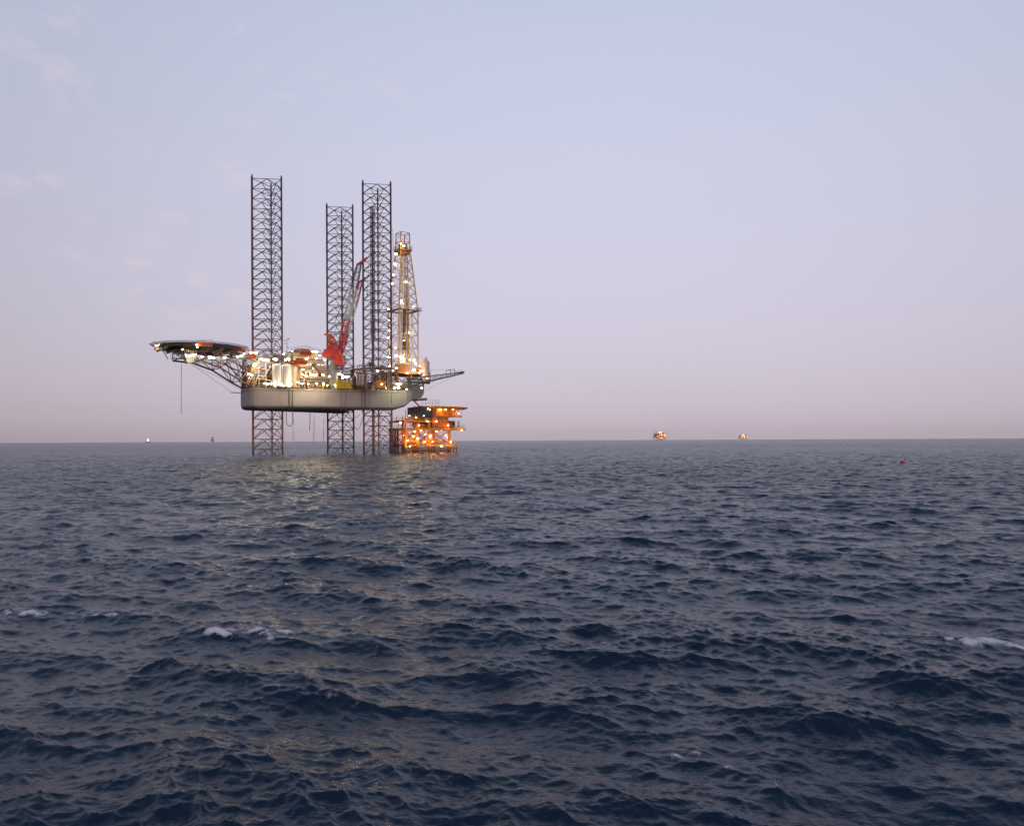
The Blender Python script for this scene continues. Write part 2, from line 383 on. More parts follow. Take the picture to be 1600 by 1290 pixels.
# curved roof plant over the block
m = MB(); r0 = RG.py(455, 553, -5).x; r1 = RG.py(500, 553, -5).x
for k in range(8):
    t = k/8; x = r0+(r1-r0)*t; h = 34.65+1.5*math.sin(PI*min(1, (t+0.06)*1.05))
    m.box(x, x+(r1-r0)/8*0.93, -5.5, -1.0, 34.62, h)
m.rail([(r0,-5.5,35.2),((r0+r1)/2,-5.5,36.2),(r1,-5.5,35.2)], 1.0, 0.05, 1.2)
m.build('roof_plant', 'steel', acc)
o = blk('roof_lifeboat', 472, 487, 548.5, 554.5, -7.0, 3.0, 'red', acc)  # plain red block standing for the upper lifeboat on the roof
blk('store_container', 490, 508, 570.5, 583, -9.0, 2.5, 'pink')
# platform with posts in front of the lit wall
m, x0, x1, zb, zt_ = blk('deck', 466, 513, 596.2, 597.4, -11.0, 3.3, 'brown', build=False)
m.rail([(x0,-11,zt_),(x1,-11,zt_)], 1.1, 0.05, 1.2)
for k in range(6):
    x = x0+0.3+k*(x1-x0-0.6)/5; m.box(x-.12, x+.12, -10.9, -10.66, ZD, zb)
m.build('mezzanine_platform', 'brown', rig)
for px in (467.5, 475.5): 
    p = RG.py(px, 572, -12); MB().box(p.x-.28, p.x+.28, -12.2, -11.7, ZD, p.z).build('davit_post', 'brown', rig)
# bulk silos
for px, mat, w, yt, v in ((434.2,'white',1.6,568.5,-11.0),(449,'white',1.6,568.5,-11.4),(462,'cream',1.15,572,-8.6)):
    p = RG.py(px, yt, v); h = p.z-ZD
    m = MB(); m.lathe((p.x,p.y,ZD+.3), [(0,w*.9),(0.25,w),(h*0.33,w),(h*0.33+.05,w+.05),(h*0.33+.2,w+.05),(h*.33+.25,w),(h*0.66,w),(h*0.66+.05,w+.05),(h*0.66+.2,w+.05),(h*.66+.25,w),(h-0.9,w),(h-0.45,w*.75),(h-.3,w*.3)], 24)
    o = m.build('bulk_silo', mat, rig, smooth=False)
    m = MB(); m.beam((p.x+w*.5,p.y-w*.95,ZD),(p.x+w*.5,p.y-w*.95,ZD+h+.6),.08,5); m.rail([(p.x-w*.9,p.y-w*.9,ZD+h-.5),(p.x+w*.9,p.y-w*.9,ZD+h-.5)],1.1,.05,.8); m.build('vent_pipe', 'brown', o)
# antenna mast
p = RG.py(449, 560, -6); q = RG.py(449.3, 528, -6); m = MB()
m.beam(p-Vector((0,0,3)), q, .09, 5, .05)
for k, (dx, z) in enumerate(((.5,.3),(-.7,.9),(-.5,1.9),(.3,3.1),(-.3,4.6))):
    m.beam(q-Vector((0,0,z)), q+Vector((dx,0,-z)), .05, 4); m.ball(q+Vector((dx,0,-z)), .22, 6)
m.build('antenna_mast', 'dark', rig)

# ------------------------------------------------------------------ cranes
def crane(px, D, near=True):
    p = RG.pd(px, 605, D); b = MB()
    k = D/F
    zc = RG.pd(px, 578, D).z; zt = RG.pd(px, 561, D).z
    b.lathe((p.x,p.y,ZD), [(0,1.55),(zc-ZD-1.5,1.45),(zc-ZD-.3,1.5),(zc-ZD-.28,3.0),(zc-ZD,3.0),(zc-ZD+.02,1.1),(zt-ZD-.6,1.0),(zt-ZD,1.9)], 18)
    ped = b.build('crane', 'steel', rig)
    b = MB(); b.rail([(p.x+2.9*math.cos(t*PI/5),p.y+2.9*math.sin(t*PI/5),zc) for t in range(10)],1.1,.05,1.5,closed=True); b.build('pedestal_walkway','steel',ped)
    b = MB(); ex, ey = RG.c, -RG.s        # frame direction that runs along the photo's horizontal
    def rb(x0, x1, y0, y1, z0, z1, c=0.0):
        P = []
        for z, cc in ((z0, c), (z1, 0)):
            for x, y in ((x0+cc,y0+cc),(x1-cc,y0+cc),(x1-cc,y1-cc),(x0+cc,y1-cc)):
                P.append((p.x+x*ex-y*ey, p.y+x*ey+y*ex, z))
        b.quad_box(P)
    rb(-2.9,2.3,-1.9,1.9,zt+.1,zt+1.6,1.0); rb(-2.9,2.3,-1.9,1.9,zt+1.6,zt+3.2)
    rb(0.8,3.5,-2.0,2.0,zt-2.2,zt+1.4); rb(-3.5,-2.9,-1.2,1.2,zt+.9,zt+2.3)
    rb(-1.7,.7,-1.4,1.4,zt+3.2,zt+4.8)
    house = b.build('machinery_house', 'red', ped)
    b = MB()
    def q(x, y, z): return (p.x+x*ex-y*ey, p.y+x*ey+y*ex, z)
    for y in (-1.1,1.1):
        b.beam(q(-1.5,y,zt+4.5),q(-1.4,y,zt+8.2),.17,4); b.beam(q(.6,y,zt+4.5),q(-.7,y,zt+8.2),.17,4); b.beam(q(1.9,y,zt+3),q(-.4,y,zt+8),.11,4)
    for z, w in ((5.6,1.9),): b.quad_box([q(-2.0,-1.3,zt+z),q(w-1.2,-1.3,zt+z),q(w-1.2,1.3,zt+z),q(-2.0,1.3,zt+z),q(-2.0,-1.3,zt+z+.22),q(w-1.2,-1.3,zt+z+.22),q(w-1.2,1.3,zt+z+.22),q(-2.0,1.3,zt+z+.22)])
    b.quad_box([q(-2.9,-.7,zt+8.2),q(-.2,-.7,zt+7.7),q(-.2,.7,zt+7.7),q(-2.9,.7,zt+8.2),q(-2.9,-.7,zt+8.7),q(-.5,-.7,zt+8.6),q(-.5,.7,zt+8.6),q(-2.9,.7,zt+8.7)])
    b.rail([q(-2.0,-1.3,zt+5.82),q(.7,-1.3,zt+5.82)],1.0,.05,.8)
    b.build('gantry', 'orange', ped)
    return p, ped, q, zt
def boom(ped, foot, mid, tip, D, w, gantry, bands, name='boom'):
    a = RG.pd(*foot, D); c = RG.pd(*mid, D); t = RG.pd(*tip, D); d = (c-a).normalized(); side = Vector((RG.s, RG.c, 0)); up = d.cross(side).normalized()
    m = MB(); n = 22
    def ring(k):
        p = a.lerp(c, k); ww = w*(0.45+0.55*min(1, k*6, (1-k)*3+0.35))*0.5
        return [p+side*ww*sx+up*ww*sy for sx, sy in ((-1,-1),(1,-1),(1,1),(-1,1))]
    for i in range(n):
        k0, k1 = i/n, (i+1)/n; m.mi = 0
        m.mi = next(c_ for lim, c_ in bands if (k0+k1)/2 <= lim)
        A, B = ring(k0), ring(k1)
        for j in range(4):
            m.beam(A[j], B[j], 0.16, 4, cap=False); m.beam(A[j] if i%2 else A[(j+1)%4], B[(j+1)%4] if i%2 else B[j], 0.09, 4, cap=False); m.beam(B[j], B[(j+1)%4], 0.08, 4, cap=False)
    m.mi = 0
    T = [t+side*.3*sx+up*.3*sy for sx, sy in ((-1,-1),(1,-1),(1,1),(-1,1))]
    A = ring(1.0); m.quad_box([A[0],A[1],A[2],A[3],T[0],T[1],T[2],T[3]])
    o = m.build(name, ['red','white','leg'], ped)
    r = MB(); r.beam(gantry, A[3], .05, 4); r.beam(gantry, A[2], .05, 4); r.beam(T[0], T[0]-Vector((0,0,6)), .05, 4); r.ball(T[0]-Vector((0,0,6.3)), .35, 6); r.build('hoist_rope', 'rope', ped)
    return o
p, ped, q, zt = crane(521.5, 262)
boom(ped, (531.5,548), (562.5,413), (575.5,402), 262, 1.9, q(-1.0,0,zt+8.6), ((0.36,0),(0.74,1),(2,2)))
def second():
    p, ped, q, zt = crane(524.5, 289)
    boom(ped, (531,560), (565,440), (574,433), 284, 1.6, q(-1.0,0,zt+8.6), ((0.30,0),(0.70,1),(2,0)))
second()

# ------------------------------------------------------------------ deck equipment: tanks, skids, pipework
def skid(x, y, z, w, d, h, mat, r):
    m = MB(); m.box(x-w/2, x+w/2, y-d/2, y+d/2, z, z+0.2)
    t = r.random()
    if t < .35:
        m.box(x-w*.42, x+w*.1, y-d*.4, y+d*.4, z+.2, z+h*.8); m.beam((x+w*.3,y,z+.2),(x+w*.3,y,z+h),w*.12,8); m.beam((x-w*.2,y-d*.3,z+h*.8),(x+w*.3,y-d*.3,z+h*.95),.08,5)
    elif t < .7:
        m.beam((x-w*.42,y,z+h*.5),(x+w*.42,y,z+h*.5),h*.33,10); m.box(x-w*.35,x-w*.25,y-d*.3,y+d*.3,z+.2,z+h*.35); m.box(x+w*.25,x+w*.35,y-d*.3,y+d*.3,z+.2,z+h*.35); m.beam((x,y,z+h*.8),(x,y,z+h*1.2),.09,5)
    else:
        for k in range(3):
            xx = x-w*.35+k*w*.35; m.beam((xx,y,z+.2),(xx,y,z+h*(.7+.3*r.random())),.13,6); m.box(xx-.25,xx+.25,y-.25,y+.25,z+h*.5,z+h*.62)
        m.beam((x-w*.4,y,z+h*.45),(x+w*.4,y,z+h*.45),.11,6)
    m.rail([(x-w/2,y-d/2,z+.2),(x+w/2,y-d/2,z+.2)], 1.0, .045, .9)
    return m.build('equipment_skid', mat, rig)
r = random.Random(11)
def sideV(s_, off): return -(6.5+(s_+5.2)*0.318)+off
s_ = -4.5
while s_ < 41:
    w = r.uniform(1.4, 2.6)
    skid(s_+w/2, sideV(s_+w/2, r.uniform(1.2,2.2)), ZD, w, 1.4, r.uniform(1.0,2.3), r.choice(['ochre','cream','brown','steel','ochre','brown']), r)
    s_ += w+r.uniform(0.1, 0.7)
for k in range(16):       # round the bow jack house
    x = r.uniform(-6.5, 7.5); yv = r.uniform(-6.2,-3.0); z = r.choice([ZD, ZD+4.7, ZD+10.5])
    skid(x, yv if x > -5 else r.uniform(-4,4), z+0.02, r.uniform(1.3,2.3), 1.2, r.uniform(1.0,2.6), r.choice(['ochre','cream','steel','brown','cream']), r)
for k in range(10):       # aft, round the starboard leg
    x = r.uniform(24, 41); z = r.choice([ZD, ZD+3.4, ZD+7.5])
    skid(x, r.uniform(-18,-15) if z < ZD+4 else r.uniform(-19.2,-17.8), z+0.02, r.uniform(1.3,2.4), 1.2, r.uniform(1.0,2.4), r.choice(['ochre','brown','steel','brown']), r)
for k in range(12):       # on the roofs
    x = r.uniform(a0-1, a1-3.5); skid(x, r.uniform(-4.8,2), 34.64, r.uniform(1,2), 1.0, r.uniform(.8,1.6), r.choice(['ochre','cream','white']), r)
def pipes(name, spec, rad, mat, D):
    m = MB()
    for pts in spec: m.path([RG.pd(a, b, D) for a, b in pts], rad, 6)
    return m.build(name, mat, rig)
pipes('vent_pipe', [[(559,602),(559,574),(561,571),(578,571),(578,580)],[(563,602),(563,579),(565,577),(584,577)],[(574,606),(574,570)],[(583,606),(583,573)]], .14, 'steel', 254)
pipes('vent_pipe', [[(588,606),(588,575)],[(594,601),(600,585)],[(606,600),(601,586)],[(612,606),(612,582)],[(617,606),(617,583)],[(570,571),(606,574)],[(568,583),(604,586)]], .15, 'brown', 262)
pipes('exhaust_pipe', [[(559,586),(559,601)],[(563,584),(563,601)],[(567,584),(567,601)]], .38, 'pink', 256)
pipes('pipework', [[(398,603),(404,585),(412,590),(424,572)],[(400,590),(430,596)],[(388,600),(402,575),(420,578)],[(392,584),(396,566),(415,568)],[(405,606),(405,560)],[(416,606),(416,562)],[(385,604),(400,560)]], .17, 'cream', 252)
pipes('pipework', [[(386,596),(410,602)],[(390,575),(424,561)],[(408,566),(426,566),(426,600)],[(395,606),(395,578),(412,575)],[(418,590),(427,583)]], .13, 'ochre', 251)
o = blk('deck_house', 551, 557.5, 589, 601, -17, 2.2, 'navy')
blk('mud_tank', 560, 568, 585, 602, -15.2, 2.0, 'pink'); 
for x0, x1, y0, y1, v in ((386,396,572,606,-3.5),(404,424,588,606,-5.2)): blk('machinery_room', x0, x1, y0, y1, v, 3.0, 'brown')
# ochre tank beside the starboard aft leg
p = RG.pd(594.5, 608, 258); m = MB(); m.lathe((p.x,p.y,ZD), [(0,1.9),(.3,2.0),(2.1,2.0),(2.6,1.6),(2.8,.5)], 20); m.build('round_tank', 'ochre', rig)

# ------------------------------------------------------------------ cantilever, drill floor and derrick
DX, DY = 52.6, 0.0
m = MB()
m.box(26, 58.5, -5.2, -4.0, 22.6, 25.6); m.box(26, 58.5, 4.0, 5.2, 22.6, 25.6)
for x in range(27, 59, 3): m.box(x, x+.4, -4.0, 4.0, 22.9, 24.9)
m.quad_box([(46,-5.0,20.2),(57,-5.0,20.2),(57,5.0,20.2),(46,5.0,20.2),(44,-5.2,22.6),(58.5,-5.2,22.6),(58.5,5.2,22.6),(44,5.2,22.6)])
m.quad_box([(56,-5.4,20.0),(60.5,-4.0,20.0),(60.5,4.0,20.0),(56,5.4,20.0),(55,-5.4,20.5),(60.0,-5.0,20.8),(60.0,5.0,20.8),(55,5.4,20.5)])
m.rail([(46,-5.3,25.6),(58.5,-5.3,25.6)], 1.1, .05)
m.build('cantilever', 'steel', rig)
m = MB()
for x in (47, 52.6, 58):
    for y in (-5.5, 5.5):
        m.box(x-.3, x+.3, y-.3, y+.3, 25.6, 29.4)
for y in (-5.5, 5.5):
    m.beam((47,y,25.7),(52.6,y,29.3),.18,5); m.beam((58,y,25.7),(52.6,y,29.3),.18,5)
m.box(45.2, 60.2, -7.2, 7.2, 29.4, 30.3)
m.rail([(45.2,7.2,30.3),(45.2,-7.2,30.3),(60.2,-7.2,30.3)], 1.2, .055, 1.2)
m.box(46.5, 51, -7.0, -4.5, 30.3, 33.0); m.box(55.5, 59.5, -6.6, -4.6, 30.3, 32.2)
df = m.build('drill_floor', 'ochre', rig)
m = MB()
for z in (26.4, 27.6): m.beam((50,-6.8,z),(60,-6.8,z),.42,8)
m.build('blowout_pipe', 'dark', df)
p0 = RG.pd(660.5, 594, 288); 
m = MB(); m.lathe((p0.x+2.0,p0.y+1.4,27.0), [(0,1.5),(.3,1.65),(7.2,1.65),(7.6,1.5)], 12)
m.beam((p0.x+1.6,p0.y+1,34.6),(p0.x+1.6,p0.y+1,35.8),.25,6); m.beam((p0.x+2.6,p0.y+1.4,34.6),(p0.x+2.6,p0.y+1.4,36),.3,6); m.build('surge_tank', 'pink', df)
m = MB()
def lev(z):
    if z <= 53.8: return 4.08
    if z <= 76.2: return 4.08+(2.05-4.08)*(z-53.8)/22.4
    return 2.05-(z-76.2)/7.3*0.25
def ringd(z, e=0): w = lev(z)+e; return [Vector((DX+sx*w, DY+sy*w, z)) for sx, sy in ((-1,-1),(1,-1),(1,1),(-1,1))]
zs = [30.3, 35, 39.7, 44.4, 49.1, 53.8, 57.0, 60.2, 63.4, 66.6, 69.8, 73, 76.2, 79.8, 83.4]
for a, b in zip(zs[:-1], zs[1:]):
    A, B = ringd(a), ringd(b)
    for j in range(4):
        m.beam(A[j], B[j], .24, 5); m.beam(B[j], B[(j+1)%4], .13, 4)
        mid = (B[j]+B[(j+1)%4])/2
        if a < 76: m.beam(A[j], mid, .10, 4); m.beam(A[(j+1)%4], mid, .10, 4)
        else: m.beam(A[j], B[(j+1)%4], .07, 4)
    if a < 50:
        A2, B2 = [(A[j]+A[(j+1)%4])/2 for j in range(4)], [(B[j]+B[(j+1)%4])/2 for j in range(4)]
        for j in range(4): m.beam(A2[j], B2[j], .06, 4)
der = m.build('derrick', 'derr', rig)
m = MB()
for z, e in ((53.8, 1.0),):
    for (x0,x1,y0,y1) in ((-1,1,-1,-.62),(-1,1,.62,1),(-1,-.62,-.62,.62),(.62,1,-.62,.62)):
        w = lev(z)+e; m.box(DX+x0*w, DX+x1*w, DY+y0*w, DY+y1*w, z-.14, z+.05)
    R_ = ringd(z, e); m.rail([(v.x,v.y,z+.05) for v in R_], 1.1, .055, 1.1, closed=True)
    for j in range(4): m.beam(R_[j], ringd(z-2.2)[j], .08, 4)
m.build('monkey_board', 'ochre', der)
m = MB(); w = 2.6; m.box(DX-w, DX+w, DY-w, DY+w, 76.5, 77.0); m.box(DX-1.3, DX+1.3, DY-1.0, DY+1.0, 77, 79.2); m.box(DX-1.9,DX+1.9,DY-1.9,DY+1.9,75.2,76.45); m.rail([(DX-w,DY-w,77),(DX+w,DY-w,77),(DX+w,DY+w,77),(DX-w,DY+w,77)],1.1,.05,1,closed=True)
m.build('crown_block', 'ochre', der)
m = MB()
for dx, dy, rr, z1 in ((-.5,-.7,.2,75),(.1,-.9,.2,75),(.7,-.6,.2,75),(-.2,.4,.2,75),(1.0,.2,.22,73),(-1.1,-.3,.2,72),(1.5,-.9,.16,74),(-2.6,-2.2,.14,53),(-2.0,-2.4,.14,53),(2.8,-2.0,.14,53),(3.1,-1.2,.14,53)): m.beam((DX+dx,DY+dy,30.3),(DX+dx,DY+dy,z1),rr,6)
m.build('pipe_stand', 'white', der)
m = MB()
for dx, dy in ((1.7,-1.2),(2.1,-1.0)): m.beam((DX+dx,DY+dy,32),(DX+dx*.75,DY+dy*.8,74.5),.2,6)
m.build('standpipe', 'yellow', der)
m = MB(); m.box(DX-.7,DX+.2,DY-1.9,DY-1.2,44,54.5); m.box(DX-.8,DX+.2,DY-2.0,DY-.8,39,43.2); m.beam((DX-.3,DY-1.4,54.5),(DX-.3,DY-1.4,76),.06,4)
m.build('travelling_block', 'brown', der)
p = RG.pd(614.8, 480, 286); q = RG.pd(614.8, 356, 286); m = MB(); m.beam(p, q, .05, 4); m.beam(p+Vector((.5,0,0)), q+Vector((.5,0,-2)), .04, 4); m.build('whip_antenna', 'steel', der)
# burner boom off the starboard quarter
a = RG.pd(632, 605, 268); b = RG.pd(723, 583.5, 279)
sd = Vector((RG.s, RG.c, 0))
m = MB(); up = Vector((0,0,1))
m.truss([a+sd*1.1, a-sd*1.1, a+up*3.0], [b+sd*.4, b-sd*.4, b+up*.5], .17, .09, 1.25)
for k in (.25,.5): m.beam(a.lerp(b,0)+sd*k, b+sd*k*.3, .16, 6)
m.build('burner_boom', 'green', rig); bb = COL.objects['burner_boom']
m = MB(); c1 = a.lerp(b, .71)+up*1.1; c2 = a.lerp(b, .86)+up*.8
for c_ in (c1, c1.lerp(c2,.5), c2): m.beam(c_-up*.4, c_+up*1.5, .06, 4); m.beam(c_-up*.4+sd*1, c_+up*1.5+sd*1, .06, 4)
m.beam(c1+up*1.5, c2+up*1.5, .06, 4); m.beam(c1+up*1.5+sd, c2+up*1.5+sd, .06, 4); m.build('boom_railing', 'dark', bb)
m = MB(); m.lathe(tuple(b-up*.2), [(0,.3),(.5,.45),(1.0,.2)], 8); m.beam(b-Vector((RG.c,-RG.s,0))*2.5+up*.2, b+Vector((RG.c,-RG.s,0))*.8+up*.6, .28, 6); m.build('burner_head', 'brown', bb)
m = MB(); m.beam(RG.pd(671,577,284), b+up*.9, .04, 4); m.beam(RG.pd(664,610,284), a.lerp(b,.92), .035, 4); m.beam(RG.pd(650,612,280), a.lerp(b,.55), .035, 4); m.build('stay_wire', 'rope', bb)
# deck lights, some of them added to light silos, walls and derrick
L = [ # px, py, distance, kind, radius
(430,602.5,246,'lw',.2),(452,603.5,247,'lw',.2),(474,577,251,'lh',.2),(490,576,252,'lh',.2),  # two rail lamps added to light the silos, lh ones for the wall
(389,584,250,'lw',.42),(394,586,250,'lw',.4),(398,571,250,'ly',.4),(400,569,249,'ly',.28),(409,561,249,'lw',.42),(413,562,249,'lw',.5),(418,562,250,'lw',.42),(421,563,249,'ly',.3),(430,561,250,'lw',.42),(433,562,250,'lw',.3),(447,562,250,'lw',.42),(451,561,251,'lw',.4),(413,599,248,'lw',.34),(418,600,248,'lw',.4),(424,599,248,'lw',.38),(443,603,247,'lw',.2),(466,597,250,'ly',.3),
(457,549,262,'lw',.42),(461,548.5,262,'lw',.3),(467,549,262,'lw',.5),(480,547,264,'lw',.3),(476,547,264,'lw',.3),(490,549,264,'lw',.42),(495,550,265,'lw',.35),(444,553,262,'lw',.25),(500,555,265,'ly',.25),
(480,560,256,'ly',.35),(495,560,258,'ly',.3),(473,585,251.5,'lh',.22),(485,585,252.5,'lh',.22),(493,586,253,'lh',.22),(479,587,250,'lg',.2),(504,585,253.5,'lh',.22),(472,599,251.5,'lh',.2),(482,599.5,252.3,'lh',.22),(495,599,253.3,'lh',.22),(506,599,254,'lh',.2),(440,600,248,'lh',.15),(455,600,249,'lh',.15),(628,560,290,'lh',.2),(640,520,290,'lh',.2),(628,470,290,'lh',.2),(636,440,290,'lh',.18),  # lh lamps added to brighten the block wall, silos and derrick
(508,562,255,'lw',.25),(515,588,252,'lw',.3),(531,584,262,'lw',.45),(535,586,262,'lw',.4),(536,590,262,'lw',.4),(541,589,264,'lw',.42),(545,588,266,'lw',.35),(552,591,262,'lg',.4),(524,602,250,'ly',.25),(512,602,250,'ly',.22),
(590,579,258,'lw',.3),(591,580,258,'ly',.28),(609,572,268,'lw',.4),(613,579,270,'ly',.3),(620,575,276,'lo',.42),(597,600,254,'lo',.25),(603,606,258,'lw',.22),(623,600,262,'lg',.55),(623,605,262,'lg',.4),(617,606,262,'ly',.3),(636,608,266,'lw',.28),(659,606,276,'lw',.25),
(608.5,558,280,'lw',.45),(608,545,280,'lw',.45),(608,527,281,'lw',.45),(608.5,516,281,'lw',.3),(608.5,500,281,'lw',.4),(608,483,281,'lw',.35),(610,467,281,'lw',.4),(618,543,281,'lw',.38),(620,555.5,281,'lw',.4),(626,557.5,281,'lw',.28),(632,532,283,'ly',.22),
(648,563,286,'lw',.4),(650,568,286,'ly',.35),(647,578,284,'lw',.45),(659,579,286,'lw',.45),(656,582,284,'ly',.35),(641,562,286,'ly',.3),(637,583,284,'lo',.3),(668,591,284,'ly',.25),(656,572,286,'ly',.25),
(619.5,397,287,'lw',.4),(618.5,413,287,'lw',.42),(616,429,286,'lw',.38),(614,443,286,'lw',.3),(628,381,288,'lo',.42),(632,384,288,'ly',.3),(647,479,287,'lw',.28),
]
for px, py, D, k, rr in L: lamp(rig, RG.pd(px, py, D), k, rr)

# ------------------------------------------------------------------ loose things on and about the rig
def lifeboat(px, py, D, Ls, label):
    c = RG.pd(px, py, D); wx, wy = RG.world(c.x, c.y)
    t = tag(empty('lifeboat', (wx, wy, c.z), ANG), label, 'lifeboat')
    m = MB(); n = 12; st = 12
    for i in range(st+1):
        k = -1+2*i/st; w = (1-abs(k)**2.6)**.5 if abs(k) < 1 else 0.0; w = max(w, .05)
        for j in range(n):
            a_ = 2*PI*j/n; z = math.sin(a_); y = math.cos(a_)
            m.v.append((k*Ls/2, y*1.35*w*(1.0 if z > -.2 else .8), (z*(.95 if z > 0 else 1.05))*(w**.6)))
    for i in range(st):
        for j in range(n):
            m.f.append((i*n+j, (i+1)*n+j, (i+1)*n+(j+1)%n, i*n+(j+1)%n)); m.m.append(0)
    m.build('boat_hull', 'orange', t, smooth=True)
    m = MB(); m.box(-Ls*.25, Ls*.2, -.75, .75, .75, 1.35); m.build('canopy', 'orange', t)
    m = MB(); m.box(-Ls*.46, Ls*.46, -1.38, 1.38, -.12, .06); m.build('fender', 'red', t)
    m = MB(); m.beam((-Ls*.4,0,.5),(-Ls*.4,0,2.2),.08,4); m.beam((Ls*.4,0,.5),(Ls*.4,0,2.2),.08,4); m.beam((-Ls*.45,0,2.2),(Ls*.45,0,2.2),.1,4); m.build('lifting_frame', 'brown', t)
lifeboat(468, 566.5, 250, 5.8, 'red-orange enclosed lifeboat slung in front of the accommodation block beside the white silos')
def container(px, py, v, w, h, mat, label, name='cargo_basket', cat='cargo basket'):
    p = RG.py(px, py, v); wx, wy = RG.world(p.x, v)
    m = MB(); m.box(-w/2, w/2, -1.1, 1.1, .05, .2)
    for x in (-w/2, -w/6, w/6, w/2-.12):
        for y in (-1.1, 1.0): m.box(x, x+.12, y, y+.1, .2, h)
    for z in (h*.35, h*.68, h-.1):
        m.box(-w/2, w/2, -1.14, -1.101, z, z+.22); m.box(-w/2, w/2, 1.101, 1.14, z, z+.22)
    m.box(-w/2+.3, w/2-.3, -.8, .8, .2, h*.75)
    o = m.build(name, mat); o.location = (wx, wy, ZD); o.rotation_euler = (0,0,ANG); tag(o, label, cat)
container(533, 603, -17.3, 4.2, 2.6, 'yellow', 'bright yellow cargo basket on the deck beside the crane pedestal')
container(543.5, 603, -18.2, 2.4, 2.3, 'yellow', 'small yellow cargo basket on the deck next to the dark deck house')
def hose(pts, D, rad, label, grp=None, name='hose', cat='hose', mat='rope'):
    P = [Vector(((a-800)/F*D, D, HC+(hor(a)-b)/F*D)) for a, b in pts]
    m = MB(); m.path([p-P[0] for p in P], rad, 5); o = m.build(name, mat); o.location = P[0]; tag(o, label, cat, grp); return o
def loop(x0, x1, y0, yb):
    return [(x0,y0),(x0,yb-8)]+[((x0+x1)/2-(x1-x0)/2*math.cos(t*PI/8), yb-8+8*math.sin(t*PI/8)) for t in range(1,8)]+[(x1,yb-8),(x1,y0)]
hose(loop(447.5,457.5,640,665.5), 256, .11, 'black hose hanging in a U below the hull beside the bow leg')
hose([(484.6,641),(484.6,660),(483.8,673)], 262, .11, 'thin black hose hanging straight down below the middle of the hull', name='hanging_hose')
hose([(552,660),(554,667),(558,671),(562,668),(566,655),(569,645)], 276, .09, 'slack cable loop slung between the two aft legs under the hull', name='cable', cat='cable')
hose([(550,653),(557,652),(563,647)], 276, .07, 'short cable running just under the hull between the aft legs', name='cable', cat='cable')
hose([(284,569),(283.6,600),(283.4,645),(283.2,647)], 236, .07, 'long thin rope hanging down from the cabin under the helideck', name='rope', cat='rope')
hose([(302,570),(320,583),(345,600),(362,612),(380,613.5)], 243, .045, 'thin guy cable curving from the helideck cabin down to the hull bow', name='guy_cable', cat='cable')
hose([(300,570),(315,577),(350,592),(375,609)], 244, .04, 'thin upper guy cable running from the helideck cabin to the hull bow', name='guy_cable', cat='cable')
hose([(360,613),(370,614),(380,613)], 247, .1, 'short curved boom arm sticking out at the hull bow', name='mooring_arm', cat='arm')
# falling discharge water
wm = bpy.data.materials.new('falling_water'); wm.use_nodes = True; nt = wm.node_tree; b = nt.nodes['Principled BSDF']
b.inputs['Base Color'].default_value = (.75,.75,.8,1); b.inputs['Roughness'].default_value = .6
tc = node(nt, 'ShaderNodeTexCoord'); mp = node(nt, 'ShaderNodeMapping'); mp.inputs['Scale'].default_value = (6,6,.5); ns = node(nt, 'ShaderNodeTexNoise', Scale=1.0, Detail=4.0)
nt.links.new(tc.outputs['Object'], mp.inputs['Vector']); nt.links.new(mp.outputs[0], ns.inputs['Vector'])
r_ = node(nt, 'ShaderNodeMapRange'); r_.inputs['From Min'].default_value = .45; r_.inputs['From Max'].default_value = .8; r_.inputs['To Max'].default_value = .5
nt.links.new(ns.outputs['Fac'], r_.inputs['Value']); nt.links.new(r_.outputs[0], b.inputs['Alpha'])
for px, y0, D, lab in ((458.5,642,262,'faint white water stream falling from the hull beside the bow leg'),(491,643,266,'faint white water stream falling from under the middle of the hull'),(506.5,644,268,'faint white water stream falling from the hull left of the far aft leg')):
    X = (px-800)/F*D; z = HC+(hor(px)-y0)/F*D; m = MB()
    for k in range(9): m.beam((rnd.uniform(-.1,.1),rnd.uniform(-.1,.1),z), (rnd.uniform(-.7,.7),rnd.uniform(-.5,.5),0), .04, 5, .16)
    o = m.build('discharge_water', wm); o.location = (X, D, 0); tag(o, lab, 'water stream', kind='stuff')

# ------------------------------------------------------------------ orange wellhead platform
WF = Frame(*RG.world(60.5, -2.0), ANG)
wp = tag(empty('wellhead_platform', (WF.x, WF.y, 0), ANG), 'orange steel wellhead platform with sodium lamps and flat helipad under the rig derrick', 'oil platform')
def wl(px, py, v):
    return WF.py(px, py, v)
VN, VF = -6.0, 6.5
def wdeck(name, x0, x1, y, th, v0, v1, mat='wop', rail=True, joists=True):
    a = wl(x0, y, v0); b = wl(x1, y, v0); z = (a.z+b.z)/2; m = MB()
    m.box(a.x, b.x, v0, v1, z-.12, z)
    m.box(a.x, b.x, v0, v0+.25, z-th, z-.121); m.box(a.x, b.x, v1-.25, v1, z-th, z-.121)
    if joists:
        k = a.x+.2
        while k < b.x-.3: m.box(k, k+.2, v0+.26, v1-.26, z-th*.8, z-.121); k += 1.6
    if rail: m.rail([(a.x,v1,z),(a.x,v0,z),(b.x,v0,z),(b.x,v1,z)], 1.1, .045, 1.2)
    m.build(name, mat, wp); return a.x, b.x, z
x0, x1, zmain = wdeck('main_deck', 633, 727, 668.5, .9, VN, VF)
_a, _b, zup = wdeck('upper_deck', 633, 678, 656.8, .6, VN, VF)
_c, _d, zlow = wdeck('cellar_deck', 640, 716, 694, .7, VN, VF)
_e, _f, ztop = wdeck('module_deck', 680, 722, 649, .6, VN+.3, VF-.5)
lx = [wl(635,700,VN).x, wl(652,700,VN).x+.6, wl(672,700,VN).x, wl(703.5,700,VN).x]
